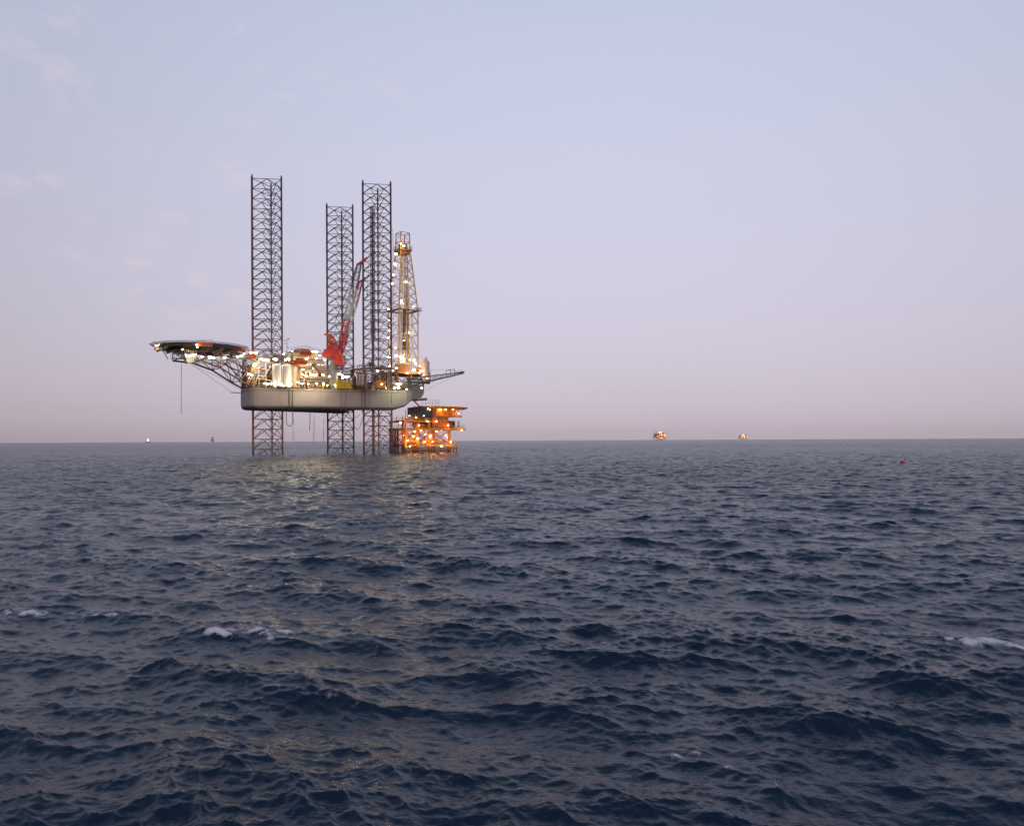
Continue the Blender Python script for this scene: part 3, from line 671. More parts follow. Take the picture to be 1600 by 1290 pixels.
for x in lx:
    for v in (VN+.7, VF-.7):
        m = MB(); m.beam((x,v,-5),(x,v,zmain-.9),.62,12); m.build('leg', 'wop', wp)
        m = MB(); m.beam((x,v,zmain),(x,v,zup-.6),.35,8); m.build('column', 'wop', wp)
m = MB()
for i in range(3):
    for v in (VN+.7, VF-.7):
        m.beam((lx[i],v,zlow),(lx[i+1],v,zmain-1),.18,6); m.beam((lx[i],v,.8),(lx[i+1],v,.8),.22,6); m.beam((lx[i+1],v,zlow),(lx[i],v,zmain-1),.14,6)
for x in lx: m.beam((x,VN+.7,zlow),(x,VF-.7,zmain-1),.18,6); m.beam((x,VN+.7,.9),(x,VF-.7,.9),.22,6)
m.build('bracing', 'wopd', wp)
for k in range(7):
    x = lx[0]-.6+ (k%4)*1.1; v = VF-1.5-(k//4)*1.5
    m = MB(); m.beam((x,v,-5),(x,v,zmain-.3),.3,8); m.build('conductor_pipe', 'dark', wp)
for k in range(17):       # fender piles round the boat landing
    x = lx[0]-1.0+k*(lx[3]+3.2-lx[0])/16
    m = MB(); m.beam((x,VN-1.0,-3),(x,VN-1.0,zlow-1.0),.2,6); m.build('fender_pile', 'dark', wp)
m = MB(); m.box(lx[0]-1.4, lx[3]+2.8, VN-1.3, VN+.1, zlow-1.6, zlow-1.2); m.box(lx[0]-1.4, lx[3]+2.8, VN-1.5, VN-1.2, 1.0, 1.35); m.box(lx[0]-1.4,lx[0]-1.1,VN-1.2,VF,zlow-1.6,zlow-1.2); m.build('boat_landing', 'wopd', wp)
# piping and vessels on the decks
def vessel(x, v, z, L_, rad, mat):
    m = MB(); m.beam((x-L_/2,v,z+rad+.4),(x+L_/2,v,z+rad+.4),rad,12); m.box(x-L_*.35,x-L_*.3,v-rad*.7,v+rad*.7,z,z+.6); m.box(x+L_*.3,x+L_*.35,v-rad*.7,v+rad*.7,z,z+.6); m.beam((x,v,z+rad),(x,v,z+2*rad+1),.12,6); m.build('pressure_vessel', mat, wp)
r = random.Random(8)
vessel(lx[0]+3, VN+2, zlow, 3.4, .7, 'wop'); vessel(lx[1]+4, VN+2.4, zlow, 2.6, .8, 'white'); vessel(lx[2]+3, VN+2, zlow, 3.6, .7, 'wop'); vessel(lx[1]+1, VN+2, zmain, 4.5, .75, 'wopd'); vessel(lx[2]+4.5, VN+2, zmain, 4.0, .8, 'wop'); vessel(lx[0]+4, VN+3, zup, 3.0, .5, 'pink'); vessel(lx[1]+2.5, VN+2.5, zup, 3.0, .45, 'wop')
m = MB()
for k in range(46):
    z0_, z1_ = r.choice([(zlow, zmain-.9),(zlow, zmain-.9),(zmain, zup-.6),(zup, zup+1.8)])
    xa = r.uniform(lx[0]-1, lx[3]+(2 if z1_ < zup else -8)); v = r.uniform(VN+.3, VF-1); zz = r.uniform(z0_, z1_)
    if r.random() < .55: m.path([(xa,v,z0_),(xa,v,zz),(xa+r.uniform(-3,3),v,zz)], r.uniform(.07,.17), 6)
    else: m.beam((xa,v,z0_),(xa,v,z1_),r.uniform(.06,.14),6)
m.build('pipework', 'wopd', wp)
for k in range(14):
    x = r.uniform(lx[0], _b-1); m = MB(); w = r.uniform(.5,1.1); m.box(x, x+w, VN+.4+r.random(), VN+1.8+r.random(), zup, zup+r.uniform(.6,1.5)); m.beam((x+w/2,VN+1.0,zup+.5),(x+w/2,VN+1.0,zup+r.uniform(1.6,2.6)),.07,5); m.build('valve_skid', r.choice(['pink','wop','wopd','wopd']), wp)
for k in range(7):
    x = _a+.5+k*1.0; MB().beam((x,VN+.5,zup),(x,VN+.5,zup+3.4+((k*5)%3)*.8),.05,5).build('vent_pipe', 'steel', wp)
p = wl(630.5, 640, VN); m = MB(); m.beam((_a+.6,VN+.6,zup),(_a+.6,VN+.6,p.z),.12,6); m.build('vent_pipe', 'wopd', wp)
a = wl(656, 652, VN+.4); b_ = wl(676.5, 636, VN+.4); m = MB(); m.box(a.x, b_.x, VN+.4, VF-3, zup+.9, b_.z)
for k in range(8): xx = a.x+.1+k*(b_.x-a.x-.3)/7; m.box(xx, xx+.12, VN+.32, VN+.398, zup+.9, b_.z)
m.build('equipment_shelter', 'navy', wp)
a = wl(679, 652, VN+1); b_ = wl(716.5, 638.5, VN+1)
m = MB(); m.box(a.x, b_.x-.8, VN+1.6, VF-2, ztop, b_.z); m.box(a.x, b_.x, VN+.8, VN+.95, b_.z-.25, b_.z)
for k in range(8): xx = a.x+k*(b_.x-a.x-.2)/7; m.box(xx, xx+.2, VN+.75, VN+.95, ztop, b_.z-.25)
m.build('deck_module', 'wop', wp)
m = MB(); m.box(a.x+.5, a.x+6.5, VN+1.2, VF-2, zmain, ztop-.65); m.box(a.x-1.2, a.x+.2, VN+.5, VF-2, zmain, b_.z-.2); m.build('deck_module', 'wopd', wp)
m = MB(); w0 = wl(704.5, 666, VN+1.2); m.box(w0.x, w0.x+2.0, VN+1.2, VN+3.5, zmain, zmain+2.9); m.mi = 1; m.box(w0.x+.15, w0.x+1.8, VN+1.14, VN+1.197, zmain+.9, zmain+2.5); m.build('control_room', ['wopd','glass'], wp)
m = MB(); w1 = wl(716.8, 666, VN+1.5); m.beam((w1.x,VN+1.5,zmain),(w1.x,VN+1.5,zmain+2.8),.42,10); m.build('storage_cylinder', 'white', wp)
# helipad
a = wl(666, 636, VN-1); b_ = wl(741, 636, VN-1); zh = b_.z; cx, cy, hw = (a.x+b_.x)/2, -0.5, (b_.x-a.x)/2
m = MB(); P = []
O_ = [(-1,-.45),(-.75,-.85),(.3,-.85),(1,-.3),(1,.3),(.3,.85),(-.75,.85),(-1,.45)]
n = len(O_); 
for z, k in ((zh-.9,.86),(zh-.2,1),(zh+.05,1)): m.v += [(cx+hw*x*k, cy+8*y*k, z) for x, y in O_]
for q_ in (0,1):
    for j in range(n): m.f.append((q_*n+j, q_*n+(j+1)%n, (q_+1)*n+(j+1)%n, (q_+1)*n+j)); m.m.append(0)
m.f.append(tuple(range(n-1,-1,-1))); m.m.append(0); m.f.append(tuple(2*n+j for j in range(n))); m.m.append(0)
hp = m.build('helipad', 'wop', wp)
m = MB()
for x in (-.9,-.5,.1): m.beam((cx+hw*x*.9, VN+1, ztop), (cx+hw*x*.9, VN+1, zh-.8), .16, 6)
e_ = wl(716.5, 649, VN); m.beam((e_.x, VN+1, ztop), (cx+hw*.72, VN+2, zh-.8), .12, 6); m.beam((e_.x, VF-2, ztop), (cx+hw*.72, VF-4, zh-.8), .12, 6); m.build('support_post', 'wop', hp)
m = MB(); q_ = wl(652, 636, VN-1); m.beam(wl(645.5,624.5,VN-1), wl(655,634,VN-1), .28, 4); m.beam(wl(655,634,VN-1), wl(668,636,VN-1), .2, 4); m.build('access_ramp', 'brown', hp)
m = MB(); m.rail([(cx-hw*.95,cy-3,zh+.05),(cx-hw*.95+5,cy-6.5,zh+.05)], 2.2, .05, 1.2); m.build('helipad_railing', 'dark', hp)
for px, py, v, k, rr in ((626,660,VN-1,'lo',.36),(688,640,VN+.4,'lo',.34),(696.5,639.5,VN+.4,'ly',.34),(708,639.5,VN+.4,'lo',.3),(682,658,VN,'lo',.36),(646.5,681.5,VN-.2,'lo',.38),(652.5,685,VN-.2,'lo',.34),(672.5,681,VN-.2,'lo',.34),(669,638.5,VN,'ly',.2),(672,640,VN,'ly',.2),(662.5,649.5,VN,'lw',.18),(640,649,VN-.4,'lw',.16),(668,658,VN-.4,'lw',.18),(700,684,VN+3,'lo',.3),(658,672,VN+3,'lo',.3),(690,672,VN+3,'lo',.3),(664,690,VN+1,'lo',.26),(640,697,VN-.4,'lo',.22),(690,697,VN-.4,'lo',.22),(717,646,VN+.5,'lo',.2),(637,688,VN-1.2,'lo',.32),(676,690,VN-1.2,'lo',.32),(704,690,VN-1.2,'lo',.32),(655,664,VN-.6,'lo',.3),(700,664,VN-.6,'lo',.3),(722,672,VN-.6,'lo',.24),(645,663,VN+3,'lo',.3),(694,657,VN+3,'lo',.3),(632,680,VN+4,'lo',.36),(648,674,VN+4,'lo',.34),(665,678,VN+5,'lo',.34),(682,674,VN+4,'lo',.34),(697,680,VN+5,'lo',.34),(650,652,VN+3,'lo',.26),(640,652,VN+4,'lo',.26)):
    lamp(wp, wl(px, py, v), k, rr*.78, 'lamp')  # many added, some behind the steel, to spread orange light

# ------------------------------------------------------------------ far platforms, vessel, tower, buoy
def far_platform(px, D, W, Hh, label, seed):
    r = random.Random(seed); X = (px-800)/F*D
    t = tag(empty('offshore_platform', (X, D, 0), r.uniform(-.3,.3)), label, 'oil platform')
    k = W/2
    for sx in (-.7,-.25,.25,.7):
        for sy in (-.35,.35): m = MB(); m.beam((k*sx,W*sy,-4),(k*sx,W*sy,Hh*.36),W*.025,6); m.build('leg', 'wopd', t)
    m = MB(); m.box(-k,k*.9,-W*.35,W*.35,Hh*.36,Hh*.42); m.build('main_deck', 'wop', t)
    m = MB()
    for i in range(9): x = -k*.8+i*k*.18; m.box(x, x+k*.14, -W*.3, W*.3, Hh*.42, Hh*r.uniform(.55,.78))
    m.build('deck_module', 'wop', t)
    m = MB(); m.box(-k*.8,k*.7,-W*.3,W*.3,Hh*.78,Hh*.82); m.build('upper_deck', 'wopd', t)
    m = MB(); m.lathe((k*.7,0,Hh*.86), [(0,k*.35),(Hh*.04,k*.42)], 8); m.beam((k*.6,0,Hh*.5),(k*.7,0,Hh*.87),W*.03,5); m.build('helipad', 'wopd', t)
    m = MB(); m.beam((-k*.5,0,Hh*.8),(-k*.5,0,Hh*1.1),W*.02,5); m.beam((-k*.5,0,Hh*.95),(-k*1.05,0,Hh*1.0),W*.015,5); m.build('crane', 'wop', t)
    for x, z, kk, s_ in ((-.35,.95,'lw',1.1),(-.05,.93,'lw',1.1),(.1,.66,'lo',1.1),(-.4,.6,'lo',.8),(.5,.7,'lo',.8),(-.7,.5,'lo',.7),(.7,.52,'lo',.7),(0,.34,'lo',.8)):
        lamp(t, (k*x, -W*.36, Hh*z), kk, s_*W/60*.72, 'lamp')
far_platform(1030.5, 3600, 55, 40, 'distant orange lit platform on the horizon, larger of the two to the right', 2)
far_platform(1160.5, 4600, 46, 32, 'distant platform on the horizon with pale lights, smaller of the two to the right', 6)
def ship():
    D = 3900; t = tag(empty('ship', ((231-800)/F*D, D, 0), .1), 'tiny distant vessel with one bright white light on the horizon', 'ship')
    m = MB(); m.quad_box([(-14,-4,-1),(13,-3,-1),(13,3,-1),(-14,4,-1),(-15,-4.5,3),(18,-2,4.5),(18,2,4.5),(-15,4.5,3)]); m.build('ship_hull', 'steel', t)
    m = MB(); m.box(-2,9,-3.5,3.5,3.5,9); m.box(0,7,-3,3,9,11.5); m.beam((3,0,11.5),(3,0,17),.3,5); m.build('deckhouse', 'white', t)
    lamp(t, (3,-3.6,14), 'lw', 2.6, 'deck_light')
ship()
def tower():
    D = 4200; t = tag(empty('jack_up_platform', ((332-800)/F*D, D, 0), .2), 'very faint tiny platform silhouette on the horizon left of the rig', 'oil platform')
    m = MB(); m.box(-7,7,-6,6,9,14); m.build('platform_deck', 'brown', t)
    for x, y in ((-5,-4),(5,-4),(0,5)): MB().truss([(x-1,y-1,-3),(x+1,y-1,-3),(x,y+1,-3)],[(x-1,y-1,30),(x+1,y-1,30),(x,y+1,30)],.35,.2,4).build('leg', 'leg', t)
tower()
def buoy():
    D = 143.0; t = tag(empty('buoy', ((1410-800)/F*D, D, 0)), 'small red buoy with white top floating alone on the sea', 'buoy')
    m = MB(); m.lathe((0,0,-.25), [(0,.2),(.15,.42),(.45,.48),(.65,.36),(.72,.12)], 14); m.build('float', 'red', t, smooth=True)
    m = MB(); m.lathe((0,0,.47), [(0,.12),(.25,.12),(.3,.2),(.42,.16),(.46,.05)], 10); m.beam((.0,0,.9),(0,0,1.15),.03,5); m.build('top_mark', 'white', t)
buoy()

# ------------------------------------------------------------------ the sea
WD = math.radians(-113)      # direction the waves run
def tile(N, L, lmin, lmax, seed, A=0.0062, lp=13.0, spread=1.0):
    rg = np.random.default_rng(seed)
    k1 = np.fft.fftfreq(N, 1.0/N)*2*np.pi/L; kx, ky = np.meshgrid(k1, k1, indexing='xy')
    k = np.hypot(kx, ky); k[0,0] = 1.0
    kp = 2*np.pi/lp; th = np.arctan2(ky, kx)-WD
    sp = 9.0*np.clip((kp/k)**.3, .4, 1)*spread
    Dd = (np.abs(np.cos(th/2))**(2*sp)+0.012)*2.2
    P = A*np.exp(-1.0*(kp/k)**2)/k**4*Dd/2.2
    lo, hi = 2*np.pi/lmax, 2*np.pi/lmin
    P *= (k >= lo) & (k < hi); P[0,0] = 0
    amp = np.sqrt(P)*2*np.pi/L
    h = (rg.normal(size=(N,N))+1j*rg.normal(size=(N,N)))*amp
    H = np.fft.ifft2(h)*N*N
    ux = np.fft.ifft2(1j*kx/k*h)*N*N; uy = np.fft.ifft2(1j*ky/k*h)*N*N
    return np.stack([ux.real, uy.real, H.real], -1).astype(np.float32), L
def sample(T, x, y):
    t, L = T; N = t.shape[0]
    u = (x/L) % 1.0*N; v = (y/L) % 1.0*N
    i = np.floor(u).astype(np.int64); j = np.floor(v).astype(np.int64); fu = (u-i)[:,None].astype(np.float32); fv = (v-j)[:,None].astype(np.float32)
    i %= N; j %= N; i2 = (i+1) % N; j2 = (j+1) % N
    return (t[j,i]*(1-fu)+t[j,i2]*fu)*(1-fv)+(t[j2,i]*(1-fu)+t[j2,i2]*fu)*fv
T1 = tile(1024, 260.0, 3.2, 60, 1, A=.0042, lp=8.0); T2 = tile(1024, 53.0, .62, 3.2, 2, A=.016, lp=8.0); T3 = tile(1024, 12.7, .07, .62, 3, A=.022, lp=8.0)
rr = [1.5]
while rr[-1] < 9500:
    d = rr[-1]; rr.append(d+max(0.022, d*(0.0034 if d < 700 else 0.006)))
rr = np.array(rr)
fine = np.linspace(-72, 72, 1850); coarse = np.linspace(72, 288, 110)[1:-1]
ang = np.radians(np.concatenate([fine, coarse]))
NR, NA = len(rr), len(ang)
RR, AA = np.meshgrid(rr, ang, indexing='ij'); RR = RR.ravel(); AA = AA.ravel()
X = RR*np.sin(AA); Y = RR*np.cos(AA)
def ss(a, b, x): t = np.clip((x-a)/(b-a), 0, 1); return t*t*(3-2*t)
w1 = 1-ss(900, 4000, RR); w2 = 1-ss(90, 520, RR); w3 = 1-ss(20, 110, RR)
big = 0.88+0.30*np.sin(X*.021+1.3)*np.cos(Y*.017)      # gusts: rougher and calmer areas
CH = 1.15
D1 = sample(T1, X, Y)*(w1*big)[:,None].astype(np.float32)*1.0
D2 = sample(T2, X+D1[:,0]*CH+17, Y+D1[:,1]*CH)*w2[:,None].astype(np.float32)
crest = np.clip(0.8+D1[:,2]*1.6, .35, 1.7)
D3 = sample(T3, X+3+D1[:,0], Y+D1[:,1])*(w3*crest)[:,None].astype(np.float32)
D2 *= crest[:,None]**.6
Dp = D1+D2+D3
# breaking crests: where a crest really stands near these spots
foam = np.zeros(len(X), np.float32)
spots = [(396,984,1.0,.34,1.05),(433,1010,.4,.22,.8),(95,957,.8,.24,.95),(92,974,.55,.2,.8),(203,884,.6,.25,.7),(165,915,1.0,.2,.55),(1545,985,1.0,.30,1.0),(1590,1004,.8,.26,.9),(1048,1168,.6,.15,.6),(1150,1186,.35,.12,.6),(1010,1160,.3,.1,.7),(818,776,1.6,.35,.6),(275,1048,.6,.2,.45),(600,1082,.6,.16,.5),(1365,1022,.35,.12,.6),(1600,1290,.5,.2,.5),(745,1208,.4,.14,.5),(140,1110,.25,.1,.4),(1010,1065,.5,.12,.4),(270,890,.3,.15,.5)]
hz = Dp[:,2]
rs = random.Random(21)
def fleck(xc, yc, lx_, ly_, st, ang_=.37):
    ca, sa = math.cos(ang_), math.sin(ang_)
    near = np.where((np.abs(X-xc) < lx_*3.2) & (np.abs(Y-yc) < max(lx_, ly_)*3.2))[0]
    if len(near) == 0: return
    dx, dy = X[near]-xc, Y[near]-yc
    e1 = dx*ca-dy*sa; e2 = dx*sa+dy*ca+.3*e1*e1/lx_
    g = np.exp(-(e1/lx_)**2*1.3-(e2/ly_)**2*np.where(e2 < 0, .6, 1.8))
    foam[near] = np.maximum(foam[near], g*st); Dp[near,2] += g*.03*min(1, lx_)
for px, py, lx_, ly_, st in spots:
    D0 = HC*F/(py-hor(px)); x0, y0 = (px-800)/F*D0, D0
    near = np.where((np.abs(X-x0) < .3+.015*D0) & (np.abs(Y-y0) < .3+.03*D0))[0]
    if len(near) == 0: continue
    c_ = near[np.argmax(D1[near,2]+D2[near,2])]; xc, yc = X[c_], Y[c_]
    for k in range(11):
        o_ = rs.uniform(-1,1)*lx_; xx, yy = xc+o_*.93, yc-o_*.36+rs.uniform(-.5,.5)*ly_
        near = np.where((np.abs(X-xx) < .12*lx_+.05) & (np.abs(Y-yy) < ly_+.1))[0]
        if len(near): q_ = near[np.argmax(Dp[near,2])]; xx, yy = X[q_], Y[q_]
        w_ = lx_*rs.uniform(.22,.6)*(1.2-abs(o_)/lx_*.7)
        fleck(xx, yy-.10-.45*ly_, w_, ly_*rs.uniform(.35,.8), st*rs.uniform(.8,1.15), .37+rs.uniform(-.25,.3))
for lx0, ly0 in ((.5,-.4),(33.5,13.75),(34.1,-14.5)):      # wash round the leg chords
    for a_ in (PI, PI/3, -PI/3):
        wx, wy = RG.world(lx0+5.5*math.cos(a_), ly0+5.5*math.sin(a_)); fleck(wx, wy-.5, 2.2, 1.5, .8)
# natural flecks of foam on the steepest short crests
fold = np.clip((D2[:,2]-.135)*9, 0, .42)*(D1[:,2] > .12)*(RR < 160); foam = np.maximum(foam, fold.astype(np.float32))
VX = X+Dp[:,0]*CH; VY = Y+Dp[:,1]*CH
co = np.empty((NR*NA, 3), np.float32); co[:,0] = VX; co[:,1] = VY; co[:,2] = Dp[:,2]
co[RR > 9000, 2] = 0
i = np.arange(NR-1)[:,None]*NA; j = np.arange(NA)[None,:]; jn = (j+1) % NA
quads = np.stack([i+j, i+NA+j, i+NA+jn, i+jn], -1).reshape(-1, 4)[:, ::-1]
me = bpy.data.meshes.new('sea'); nv, nf = len(co), len(quads)
me.vertices.add(nv+1); allco = np.concatenate([co.ravel(), np.array([0,0,0], np.float32)]); me.vertices.foreach_set('co', allco)
cen = np.stack([np.full(NA, nv), np.arange(NA), (np.arange(NA)+1) % NA], -1)[:, ::-1]
lv = np.concatenate([quads.ravel(), cen.ravel()]).astype(np.int32)
me.loops.add(len(lv)); me.loops.foreach_set('vertex_index', lv)
me.polygons.add(nf+NA)
ls = np.concatenate([np.arange(nf)*4, nf*4+np.arange(NA)*3]).astype(np.int32)
me.polygons.foreach_set('loop_start', ls)
me.polygons.foreach_set('use_smooth', np.ones(nf+NA, bool))
me.update(calc_edges=True)
fa = me.attributes.new('foam', 'FLOAT', 'POINT'); fa.data.foreach_set('value', np.append(foam, 0).astype(np.float32))
fb = me.attributes.new('ripple', 'FLOAT', 'POINT'); fb.data.foreach_set('value', np.append(1-w2, 0).astype(np.float32))
fc = me.attributes.new('ripple_small', 'FLOAT', 'POINT'); fc.data.foreach_set('value', np.append(1-w3, 0).astype(np.float32))
sea = bpy.data.objects.new('sea', me); COL.objects.link(sea); sea['kind'] = 'structure'
sea['label'] = 'dark choppy open sea with small whitecaps'
wm = bpy.data.materials.new('sea_water'); wm.use_nodes = True; nt = wm.node_tree; b = nt.nodes['Principled BSDF']; lk = nt.links.new
b.inputs['IOR'].default_value = 1.25; b.inputs['Roughness'].default_value = 0.10
tc = node(nt, 'ShaderNodeTexCoord')
# body colour of the water
nb = node(nt, 'ShaderNodeTexNoise', Scale=.03, Detail=3.0); lk(tc.outputs['Object'], nb.inputs['Vector'])
cb = node(nt, 'ShaderNodeMix', data_type='RGBA'); cb.inputs[6].default_value = (.011,.024,.043,1); cb.inputs[7].default_value = (.013,.030,.053,1); lk(nb.outputs['Fac'], cb.inputs[0])
# foam: lacy, broken up
af = node(nt, 'ShaderNodeAttribute', attribute_name='foam')
nf1 = node(nt, 'ShaderNodeTexNoise', Scale=5.0, Detail=9.0, Roughness=.8, Distortion=1.2); mpf = node(nt, 'ShaderNodeMapping'); mpf.inputs['Rotation'].default_value = (0,0,.4); mpf.inputs['Scale'].default_value = (1,.45,1)
lk(tc.outputs['Object'], mpf.inputs['Vector']); lk(mpf.outputs[0], nf1.inputs['Vector'])
ad = node(nt, 'ShaderNodeMath', operation='MULTIPLY_ADD'); ad.inputs[1].default_value = .95; lk(af.outputs['Fac'], ad.inputs[0]); nm_ = node(nt, 'ShaderNodeMapRange', clamp=False); nm_.inputs['From Min'].default_value = .22; nm_.inputs['From Max'].default_value = .78; lk(nf1.outputs['Fac'], nm_.inputs['Value']); lk(nm_.outputs[0], ad.inputs[2])
rf = node(nt, 'ShaderNodeMapRange', interpolation_type='SMOOTHSTEP'); rf.inputs['From Min'].default_value = .94; rf.inputs['From Max'].default_value = 1.42; lk(ad.outputs[0], rf.inputs['Value'])
gt = node(nt, 'ShaderNodeMath', operation='GREATER_THAN'); gt.inputs[1].default_value = .03; lk(af.outputs['Fac'], gt.inputs[0])
fm = node(nt, 'ShaderNodeMath', operation='MULTIPLY'); lk(rf.outputs[0], fm.inputs[0]); lk(gt.outputs[0], fm.inputs[1])
cf = node(nt, 'ShaderNodeMix', data_type='RGBA'); cf.inputs[7].default_value = (.80,.72,.72,1); lk(cb.outputs[2], cf.inputs[6]); lk(fm.outputs[0], cf.inputs[0]); lk(cf.outputs[2], b.inputs['Base Color'])
ro = node(nt, 'ShaderNodeMath', operation='MULTIPLY_ADD'); ro.inputs[1].default_value = .6; ro.inputs[2].default_value = .22; lk(fm.outputs[0], ro.inputs[0]); lk(ro.outputs[0], b.inputs['Roughness'])
# ripples too small to model
def rip(scale, dist, rot, sx, sy, det=3.0):
    mp = node(nt, 'ShaderNodeMapping'); mp.inputs['Rotation'].default_value = (0,0,rot); mp.inputs['Scale'].default_value = (sx,sy,1)
    n_ = node(nt, 'ShaderNodeTexNoise', Scale=scale, Detail=det, Roughness=.55, Distortion=.3); lk(tc.outputs['Object'], mp.inputs['Vector']); lk(mp.outputs[0], n_.inputs['Vector'])
    bp = node(nt, 'ShaderNodeBump', Distance=dist, Strength=1.0); lk(n_.outputs['Fac'], bp.inputs['Height']); return bp
b1 = rip(9.0, .022, .4, .6, 1.0); b1.inputs['Strength'].default_value = .8
b2 = rip(2.4, .30, .35, .4, 1.0); ar = node(nt, 'ShaderNodeAttribute', attribute_name='ripple_small'); lk(ar.outputs['Fac'], b2.inputs['Strength'])
b3 = rip(.6, 1.2, .3, .33, 1.0); ar2 = node(nt, 'ShaderNodeAttribute', attribute_name='ripple'); lk(ar2.outputs['Fac'], b3.inputs['Strength'])
lk(b1.outputs[0], b2.inputs['Normal']); lk(b2.outputs[0], b3.inputs['Normal']); lk(b3.outputs[0], b.inputs['Normal'])
me.materials.append(wm)

# ------------------------------------------------------------------ dusk sky and light
W = bpy.data.worlds.new('World'); SC.world = W; W.use_nodes = True; nt = W.node_tree; lk = nt.links.new
bg = nt.nodes['Background']; bg.inputs['Strength'].default_value = 1.0
tc = node(nt, 'ShaderNodeTexCoord'); sx = node(nt, 'ShaderNodeSeparateXYZ'); nrm = node(nt, 'ShaderNodeVectorMath', operation='NORMALIZE')
lk(tc.outputs['Generated'], nrm.inputs[0]); lk(nrm.outputs[0], sx.inputs[0])
rp = node(nt, 'ShaderNodeValToRGB'); e = rp.color_ramp.elements; rp.color_ramp.interpolation = 'B_SPLINE'
stops = [(0.0,(185,171,182)),(0.02,(194,181,193)),(0.07,(203,193,208)),(0.15,(207,201,219)),(0.27,(207,206,227)),(0.42,(204,209,232)),(0.56,(196,205,233)),(0.68,(150,172,210)),(0.82,(100,124,165)),(1.0,(72,94,134))]
e[0].position = 0; e[0].color = (*lin(stops[0][1]),1); e[1].position = 1; e[1].color = (*lin(stops[-1][1]),1)
for p_, c_ in stops[1:-1]: q_ = e.new(p_); q_.color = (*lin(c_),1)
lk(sx.outputs['Z'], rp.inputs[0])
# darker away from the glow's middle, with lens vignette put into the sky colour
dv = node(nt, 'ShaderNodeVectorMath', operation='DOT_PRODUCT'); dv.inputs[1].default_value = (math.sin(.12), math.cos(.12), 0); lk(nrm.outputs[0], dv.inputs[0])
mr = node(nt, 'ShaderNodeMapRange'); mr.inputs['From Min'].default_value = .72; mr.inputs['From Max'].default_value = .98; mr.inputs['To Min'].default_value = 0.80; mr.inputs['To Max'].default_value = 1.02; lk(dv.outputs['Value'], mr.inputs['Value'])
ml = node(nt, 'ShaderNodeVectorMath', operation='SCALE'); lk(rp.outputs[0], ml.inputs[0]); lk(mr.outputs[0], ml.inputs['Scale'])
# faint pink cloud wisps, upper left
cn = node(nt, 'ShaderNodeTexNoise', Scale=12.0, Detail=6.0, Roughness=.6); mc = node(nt, 'ShaderNodeMapping'); mc.inputs['Scale'].default_value = (1,1,2.2); mc.inputs['Location'].default_value = (.35,.1,.2); lk(nrm.outputs[0], mc.inputs['Vector']); lk(mc.outputs[0], cn.inputs['Vector'])
cr = node(nt, 'ShaderNodeMapRange', interpolation_type='SMOOTHSTEP'); cr.inputs['From Min'].default_value = .52; cr.inputs['From Max'].default_value = .72; lk(cn.outputs['Fac'], cr.inputs['Value'])
cd = node(nt, 'ShaderNodeVectorMath', operation='DOT_PRODUCT'); v_ = Vector((-.35,.86,.37)).normalized(); cd.inputs[1].default_value = v_; lk(nrm.outputs[0], cd.inputs[0])
cm = node(nt, 'ShaderNodeMapRange', interpolation_type='SMOOTHSTEP'); cm.inputs['From Min'].default_value = .93; cm.inputs['From Max'].default_value = .99; cm.inputs['To Max'].default_value = .38; lk(cd.outputs['Value'], cm.inputs['Value'])
cx_ = node(nt, 'ShaderNodeMath', operation='MULTIPLY'); lk(cr.outputs[0], cx_.inputs[0]); lk(cm.outputs[0], cx_.inputs[1])
mx = node(nt, 'ShaderNodeMix', data_type='RGBA'); mx.inputs[7].default_value = (*lin((222,206,218)),1); lk(cx_.outputs[0], mx.inputs[0]); lk(ml.outputs[0], mx.inputs[6])
SUNEL, SUNAZ = math.radians(4), math.radians(150)
sky = node(nt, 'ShaderNodeTexSky', sky_type='NISHITA', sun_disc=False, sun_elevation=SUNEL, sun_rotation=SUNAZ)
sc_ = node(nt, 'ShaderNodeVectorMath', operation='SCALE'); sc_.inputs['Scale'].default_value = 0.007; lk(sky.outputs[0], sc_.inputs[0])
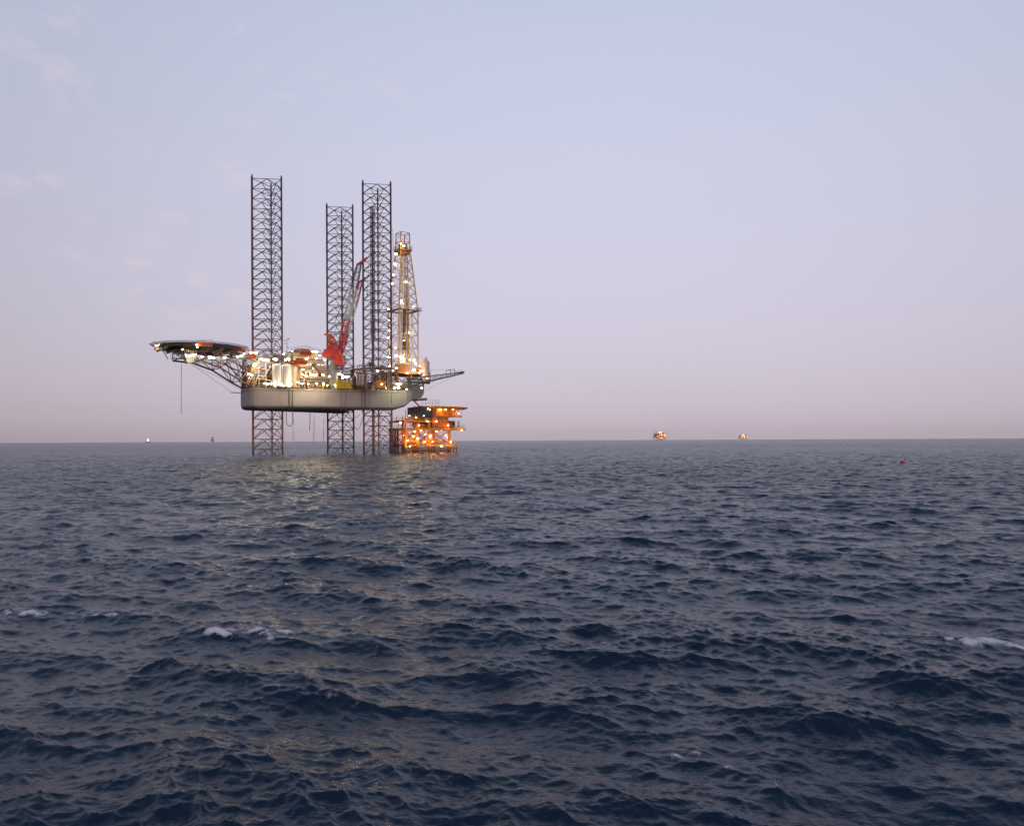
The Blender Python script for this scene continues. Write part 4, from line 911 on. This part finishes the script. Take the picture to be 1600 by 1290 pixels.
sm = node(nt, 'ShaderNodeVectorMath', operation='ADD'); lk(mx.outputs[2], sm.inputs[0]); lk(sc_.outputs[0], sm.inputs[1]); lk(sm.outputs[0], bg.inputs['Color'])
sl = bpy.data.lights.new('sun', 'SUN'); sl.energy = 0.5; sl.angle = math.radians(20); sl.color = (1.0,.84,.78)
so = bpy.data.objects.new('sun', sl); COL.objects.link(so)
dr = Vector((math.sin(SUNAZ)*math.cos(math.radians(10)), math.cos(SUNAZ)*math.cos(math.radians(10)), math.sin(math.radians(10)))); so.rotation_euler = (-dr).to_track_quat('-Z','Y').to_euler()

# thin sea haze
hm = bpy.data.materials.new('sea_haze'); hm.use_nodes = True; nt = hm.node_tree; nt.nodes.clear()
ho = node(nt, 'ShaderNodeOutputMaterial'); hv = node(nt, 'ShaderNodeVolumePrincipled', Density=1.6e-5); hv.inputs['Color'].default_value = (.9,.86,.92,1); nt.links.new(hv.outputs[0], ho.inputs['Volume'])
haze = MB().box(-10500,10500,-10500,10500,-12,130).build('haze', hm); haze['kind'] = 'stuff'

# ------------------------------------------------------------------ camera
cam = bpy.data.cameras.new('camera'); co_ = bpy.data.objects.new('camera', cam); COL.objects.link(co_); SC.camera = co_
cam.sensor_fit = 'HORIZONTAL'; cam.sensor_width = 36; cam.lens = 36*F/1600; cam.clip_end = 30000; cam.clip_start = .1
co_.location = (0,0,HC)
co_.rotation_euler = (Matrix.Rotation(math.radians(90), 3, 'X') @ Matrix.Rotation(-0.0045, 3, 'Z')).to_euler()
cam.shift_y = (687.4-645)/1600
SC.view_settings.view_transform = 'Standard'; SC.view_settings.look = 'None'; SC.view_settings.exposure = 0; SC.view_settings.gamma = 1
SC.render.engine = 'CYCLES'; SC.cycles.use_denoising = True
SC.cycles.max_bounces = 6; SC.cycles.diffuse_bounces = 3; SC.cycles.glossy_bounces = 3; SC.cycles.transparent_max_bounces = 12; SC.cycles.sample_clamp_indirect = 4
SC.cycles.use_light_tree = True; SC.cycles.caustics_reflective = False; SC.cycles.caustics_refractive = False
